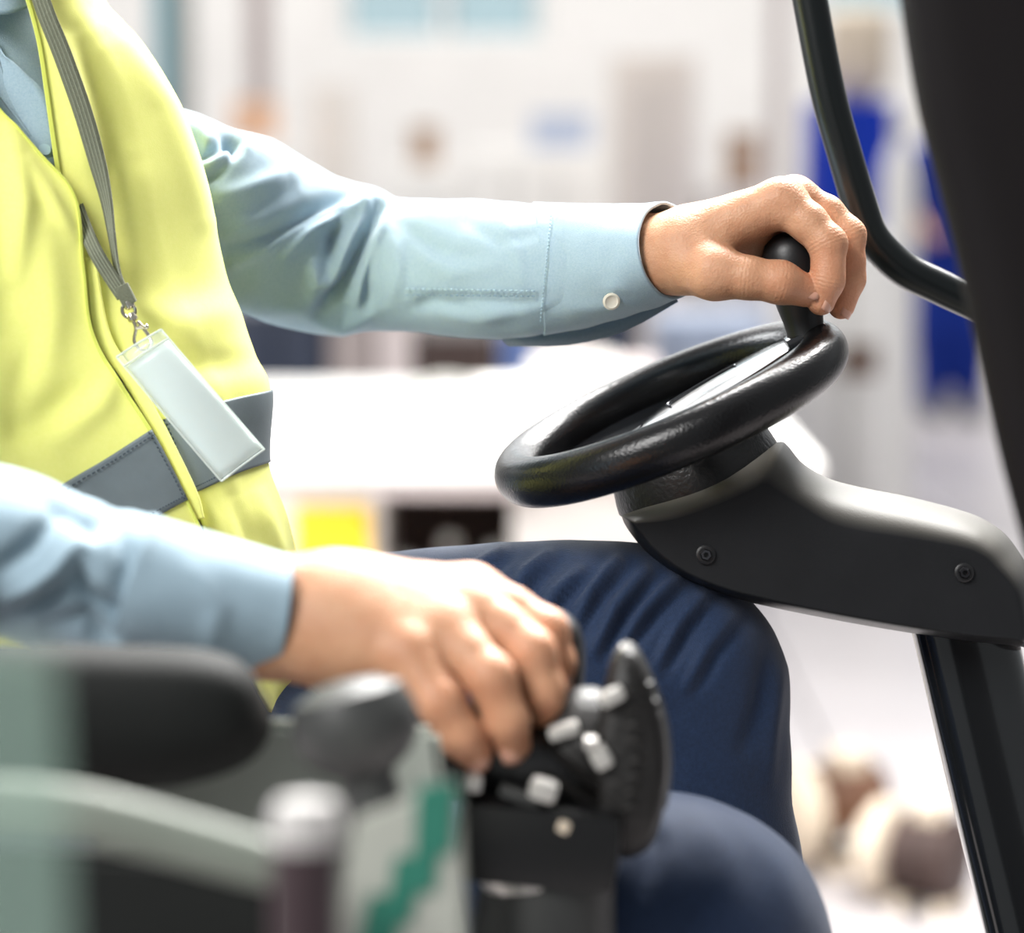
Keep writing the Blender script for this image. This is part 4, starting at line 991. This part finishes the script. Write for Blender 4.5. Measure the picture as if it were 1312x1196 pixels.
vest_folds = [([(150, 30), (215, 140), (262, 280)], .004, 18), ([(100, 40), (128, 150), (150, 260)], -.004, 16), ([(125, 60), (150, 140), (165, 200)], -.004, 22), ([(80, 60), (100, 130), (115, 200)], .004, 14),
              ([(150, 400), (220, 420), (300, 400)], .005, 30), ([(170, 520), (240, 470), (310, 470)], -.003, 18), ([(300, 640), (320, 690), (330, 750)], -.004, 14), ([(120, 420), (150, 470), (190, 520)], -.004, 12), ([(330, 640), (350, 700), (365, 760)], .004, 12)]
Rrows = [[(-60, 50), (-120, 30), (-210, 10), (-330, 10), (-400, 40)], [(0, 139), (-70, 130), (-180, 120), (-300, 120), (-400, 140)], [(52, 197), (-30, 200), (-150, 200), (-290, 210), (-400, 230)],
         [(98, 253), (10, 270), (-130, 280), (-290, 290), (-400, 320)], [(109, 345), (20, 362), (-130, 372), (-290, 380), (-400, 420)], [(124, 438), (30, 468), (-120, 478), (-290, 480), (-400, 540)],
         [(194, 551), (110, 604), (0, 660), (-160, 700), (-330, 740)], [(240, 641), (180, 674), (50, 745), (-140, 790), (-330, 840)], [(275, 720), (215, 760), (70, 830), (-120, 860), (-330, 900)], [(322, 860), (250, 880), (90, 930), (-110, 950), (-330, 960)]]
Rd = [1.430, 1.415, 1.385, 1.42, 1.50]
rfolds = [([(15, 170), (30, 260), (20, 350)], .006, 16), ([(40, 210), (75, 270), (95, 300)], .004, 10), ([(-20, 200), (0, 300), (10, 420)], -.006, 26), ([(60, 300), (70, 400), (60, 480)], .004, 22), ([(10, 560), (60, 530), (100, 500)], -.005, 18), ([(80, 560), (130, 520), (150, 480)], .004, 14), ([(40, 440), (20, 520), (30, 600)], -.003, 16)]
Lp, Ln = patch(D(Lrows, Ld), 160, 80, vest_folds, .0035, 11, 3)
Rp, Rn = patch(D(Rrows, Rd), 140, 80, rfolds, .0035, 11, 9)
vest = cloth('safety_vest', Lp, M['vest'], person, .0014)
cloth('front_panel', Rp, M['vest'], vest, .0014)
brows = [[(-330, 60, 1.50), (-300, -40, 1.60), (-100, -70, 1.66), (60, -60, 1.66), (100, -10, 1.60)], [(-400, 300, 1.50), (-330, 300, 1.66), (-130, 300, 1.72), (80, 300, 1.70), (200, 300, 1.60)],
         [(-330, 700, 1.50), (-250, 700, 1.66), (-50, 700, 1.72), (150, 700, 1.70), (270, 640, 1.60)], [(-330, 960, 1.50), (-250, 960, 1.66), (-50, 960, 1.72), (180, 940, 1.70), (315, 860, 1.60)]]
bpt, bn = patch(brows, 50, 50); cloth('back_panel', bpt, M['vest'], vest, .0014)
def edge_strip(name, grid, nrm, i0, i1, j0, j1, lift, m, parent, th=.0012):
    """A strip laid on part of a cloth grid (row i, column j, fractional)."""
    nu, nv = grid.shape[:2]; a = np.linspace(i0, i1, max(int(abs(i1 - i0)) * 2 + 2, 8)); b = np.linspace(j0, j1, max(int(abs(j1 - j0)) * 2 + 2, 5))
    def samp(G):
        A, B = np.meshgrid(a, b, indexing='ij'); i = np.clip(A.astype(int), 0, nu - 2); j = np.clip(B.astype(int), 0, nv - 2); u, w = (A - i)[..., None], (B - j)[..., None]
        return (G[i, j] * (1 - u) * (1 - w) + G[i + 1, j] * u * (1 - w) + G[i, j + 1] * (1 - u) * w + G[i + 1, j + 1] * u * w)
    pts = samp(grid) + samp(nrm) * lift
    return cloth(name, pts, m, parent, th), pts
Ri = lambda k, n, m: k * (n - 1) / (m - 1)
# reflective bands across both fronts
i0, i1 = Ri(8, 160, 14), Ri(9, 160, 14)
bandL, bl = edge_strip('reflective_band', Lp, Ln, i0, i1, 2.5, 79, .0016, M['band'], vest)
j0, j1 = Ri(6, 140, 10), Ri(7, 140, 10)
bandR, br = edge_strip('reflective_band', Rp, Rn, j0, j1, 0.0, 79, .0016, M['band'], vest)
def stitches(pts_row, nrm_up, n, parent):
    mb = MB(); L = len(pts_row)
    for i in range(n):
        a = i / n * (L - 1); b = (i + .55) / n * (L - 1)
        def at(t): k = min(int(t), L - 2); return pts_row[k] + (pts_row[k + 1] - pts_row[k]) * (t - k)
        mb.tube([at(a), at(b)], .00045, 5)
    o = mb.build('stitching', M['thread'], parent, True, None); o['kind'] = 'stuff'; return o
lift = CAMD * .0012
for G, par, n in ((bl, bandL, 46), (br, bandR, 60)):
    k = len(G) // 22 + 1
    stitches(G[k] + lift, None, n, vest); stitches(G[-1 - k] + lift, None, n, vest)
stitches(bl[:, 3] + lift, None, 16, vest); stitches(br[:, 2] + lift, None, 16, vest)
# binding along the openings: pale strip on the far front, narrow edge on the near front
edge_strip('edge_binding', Lp, Ln, 0, 159, -0.2, 2.6, .0022, M['vest_edge'], vest)
edge_strip('edge_binding', Rp, Rn, 0, 139, 0.0, 0.9, .0012, M['vest_edge'], vest)
strip = [[(112, 330, 1.438), (124, 338, 1.437)], [(122, 430, 1.438), (142, 428, 1.436)], [(160, 490, 1.437), (178, 485, 1.435)], [(196, 552, 1.436), (211, 545, 1.434)], [(222, 600, 1.434), (236, 594, 1.433)], [(241, 645, 1.434), (255, 636, 1.433)], [(246, 668, 1.436), (262, 664, 1.434)]]
pts, nn = patch(strip, 60, 8); cloth('fastening_strip', pts, M['vest'], vest, .002)

# trousers ---------------------------------------------------------------
tf = []
for a, b, am in (((702, 712), (655, 768), .005), ((740, 735), (690, 800), .0055), ((790, 722), (735, 800), .0055), ((826, 735), (760, 835), .006), ((868, 742), (795, 825), .005), ((905, 758), (842, 852), .0045), ((640, 706), (600, 750), .004), ((938, 790), (880, 880), .0035)):
    a, b = np.array(a, float), np.array(b, float); mid = (a + b) / 2 + np.array([-5, -4])
    tf.append(([a, mid, b], am, 8)); tf.append(([a + (17, 6), mid + (17, 6), b + (15, 6)], -am * .8, 8))
tf += [([(985, 830), (975, 900), (955, 960)], -.004, 12), ([(1000, 860), (990, 930), (985, 1000)], .003, 10)]
v, f = limb([(200, 905, 1.60, 190, .085, 0), (300, 890, 1.59, 178, .08, 0), (450, 884, 1.555, 172, .075, 0), (600, 870, 1.52, 172, .075, 0), (740, 862, 1.50, 170, .072, 0), (815, 868, 1.50, 168, .070, 0), (868, 890, 1.50, 150, .066, 0), (892, 960, 1.50, 122, .060, 0), (896, 1040, 1.50, 120, .058, 0), (912, 1150, 1.50, 121, .057, 0), (920, 1400, 1.50, 118, .056, 0), (915, 1640, 1.50, 112, .053, 0)], 280, 128, tf, .0012, 30)
trousers = mk('trousers', v, f, M['trousers'], person)
nfolds = [([(800, 1030), (840, 1080), (830, 1140)], -.003, 16), ([(960, 1060), (1000, 1110), (1020, 1170)], .002, 20), ([(900, 1050), (930, 1100), (925, 1160)], .002, 22)]
v, f = limb([(60, 1120, 1.42, 215, .088, 0), (300, 1185, 1.36, 208, .085, 0), (600, 1203, 1.31, 202, .08, 0), (790, 1207, 1.30, 199, .078, 0), (872, 1222, 1.30, 195, .075, 0), (905, 1300, 1.30, 172, .07, 0), (905, 1400, 1.30, 160, .066, 0), (895, 1650, 1.30, 140, .060, 0), (890, 1960, 1.30, 128, .056, 0)], 200, 110, nfolds, .0015, 22)
mk('trouser_leg', v, f, M['trousers'], trousers)
pm = MB().ball(P(150, 1000, 1.55), (.18, .15, .11), n=32); pm.build('trouser_seat', M['trousers'], trousers)
belt_rows = [[(150, 885, 1.49), (290, 872, 1.478), (370, 868, 1.488), (440, 880, 1.53)], [(155, 918, 1.488), (295, 905, 1.475), (372, 898, 1.486), (440, 905, 1.53)]]
pts, nn = patch(belt_rows, 8, 40); cloth('belt', pts, M['black_plastic'], person, .003)
# boots on the deck, below the picture
for (x, y, d) in ((905, 1690, 1.50), (880, 2020, 1.30)):
    MB().ball(P(x + 60, y + 20, d), (.13, .05, .045)).lathe(P(x, y + 30, d), (0, 0, 1), [(.05, 0), (.052, .04), (.048, .09)]).build('boot', M['rubber'], person)

# lanyard and badge --------------------------------------------------------
def ribbon(path, w, th, n=60, lift=0):
    """Flat webbing: path of (px, py, d, half width px, twist)."""
    s = crom(path, n); tx = np.gradient(s[:, 0]); ty = np.gradient(s[:, 1]); L = np.hypot(tx, ty); nx, ny = -ty / L, tx / L
    rows = []
    for k in range(n):
        c, q = math.cos(s[k, 4]), math.sin(s[k, 4]); hw = s[k, 3]; cc = P(s[k, 0], s[k, 1], s[k, 2])
        side = (RGT * nx[k] - UPV * ny[k]) * c + FWD * q
        rows.append([cc + side * (hw * s[k, 2] / F) * t for t in (-1, -.55, 0, .55, 1)])
    return np.array(rows)
lan = empty('lanyard', P(150, 380, 1.435))
tag(lan, 'grey olive webbing lanyard with a metal swivel hook hanging over the vest', 'lanyard')
r1 = ribbon([(40, -40, 1.438, 11.5, 0), (58, 15, 1.434, 11.5, 0), (80, 70, 1.434, 12, 0), (105, 140, 1.436, 12, 0), (124, 205, 1.437, 11, .1), (136, 255, 1.436, 8.5, .5), (143, 300, 1.434, 6.5, .8), (150, 345, 1.432, 5, .9), (160, 382, 1.430, 7, .3)], 0, 0, 110)
r2 = ribbon([(96, 255, 1.446, 8, .0), (108, 290, 1.436, 9, 0), (122, 322, 1.428, 9.5, 0), (140, 352, 1.428, 9.5, 0), (158, 380, 1.428, 9, 0)], 0, 0, 60)
for nm, r in (('neck_strap', r1), ('neck_strap', r2)): 
    o = mk(nm, r.reshape(-1, 3), grid_faces(len(r), 5), M['lanyard'], lan); solid(o, .0018, 0)
    mb = MB()
    for t in range(1, 5):
        line = r[:, 0] + (r[:, 4] - r[:, 0]) * (t / 5) + CAMD * .0011
        mb.tube([tuple(q) for q in line[::3]], .0003, 5)
    g = mb.build('woven_rib', mat('webbing_rib', (.30, .32, .24), .8), o, True, None); g['kind'] = 'stuff'
MB().box(P(161, 378, 1.427), (.0085, .005, .012), Matrix.Rotation(-.45, 3, 'Y'), .0012).build('crimp', M['lanyard'], lan)
def ring(c, a, b, r, R2, n=40, m=8):
    """Wire ring in the plane of vectors a, b."""
    pts = [np.asarray(c) + a * math.cos(t) + b * math.sin(t) for t in np.linspace(0, 2 * math.pi, n + 1)]
    return [tuple(p) for p in pts]
u1, u2 = cv(.45, 0, -.9), cv(.9, 0, .45)
MB().tube(ring(P(165, 398, 1.428), u1 * .0042, u2 * .0036, 0, 0), .0011, 8, cap=False).build('swivel_ring', M['chrome'], lan)
MB().lathe(P(164, 388, 1.428), tuple(u1), [(.0028, -.002), (.0032, 0), (.0032, .003), (.002, .004)], 16).lathe(P(168, 404, 1.428), tuple(u1), [(.0022, -.001), (.003, .001), (.003, .003), (.0018, .004)], 16).build('swivel_barrel', M['chrome'], lan)
hook = cromv([tuple(P(*q)) for q in ((169, 408, 1.428), (174, 420, 1.427), (172, 436, 1.426), (178, 447, 1.426), (188, 449, 1.426), (194, 440, 1.426), (190, 430, 1.427), (183, 420, 1.427), (176, 412, 1.427))], 60)
MB().tube(hook, .0011, 10).build('hook', M['chrome'], lan)
MB().ball(P(187, 419, 1.426), (.0018,) * 3, n=12).tube([P(174, 421, 1.426), P(187, 419, 1.426)], .0011, 8).build('hook_gate', M['chrome'], lan)

def quadpt(c, u, v):   # c = TL, TR, BR, BL
    tl, tr, br_, bl_ = [np.asarray(q) for q in c]
    return tl * (1 - u) * (1 - v) + tr * u * (1 - v) + br_ * u * v + bl_ * (1 - u) * v
badge = empty('badge_holder', P(287, 614, 1.424))
tag(badge, 'clear vinyl badge holder with a blank white card hanging from the lanyard hook', 'badge holder')
def plate(c, nu, nv, bulge, off=0.0):
    v = []
    for j in range(nv):
        for i in range(nu):
            a, b = i / (nu - 1), j / (nv - 1)
            v.append(quadpt(c, a, b) + CAMD * (bulge * 4 * a * (1 - a) + off + .004 * math.sin(b * 2.6 + a) - .003 * b))
    return v, grid_faces(nv, nu)
cc = [P(163, 470, 1.424), P(216, 437, 1.426), P(336, 574, 1.428), P(283, 614, 1.422)]
v, f = plate(cc, 10, 16, .003); o = mk('card', v, f, M['card'], badge); solid(o, .0009, 0)
hc = [P(150, 458, 1.424), P(208, 423, 1.426), P(338, 576, 1.428), P(284, 617, 1.422)]
v, f = plate(hc, 10, 18, .003, .0014); o = mk('vinyl_sleeve', v, f, M['clear'], badge); solid(o, .0004, 0)
mb = MB()
def edge(a, b): 
    return [tuple(quadpt(hc, a[0] + (b[0] - a[0]) * t, a[1] + (b[1] - a[1]) * t) + CAMD * (.012 * (a[0] + (b[0] - a[0]) * t) * (1 - (a[0] + (b[0] - a[0]) * t)) + .0014 + .004 * math.sin((a[1] + (b[1] - a[1]) * t) * 2.6 + (a[0] + (b[0] - a[0]) * t)) - .003 * (a[1] + (b[1] - a[1]) * t))) for t in np.linspace(0, 1, 14)]
for a, b in (((0, 0), (1, 0)), ((1, 0), (1, 1)), ((1, 1), (0, 1)), ((0, 1), (0, 0)), ((.0, .075), (1, .075))): mb.tube(edge(a, b), .0007, 6)
mb.build('welded_edge', glassy('vinyl_weld', (.8, .86, .82), .6, .1), badge)
MB().tube(ring(quadpt(hc, .5, .05) + CAMD * .005, cv(1, 0, .6) * .0055, cv(-.3, 0, .5) * .0022, 0, 0), .0005, 6, cap=False).build('slot_rim', M['clear'], badge)
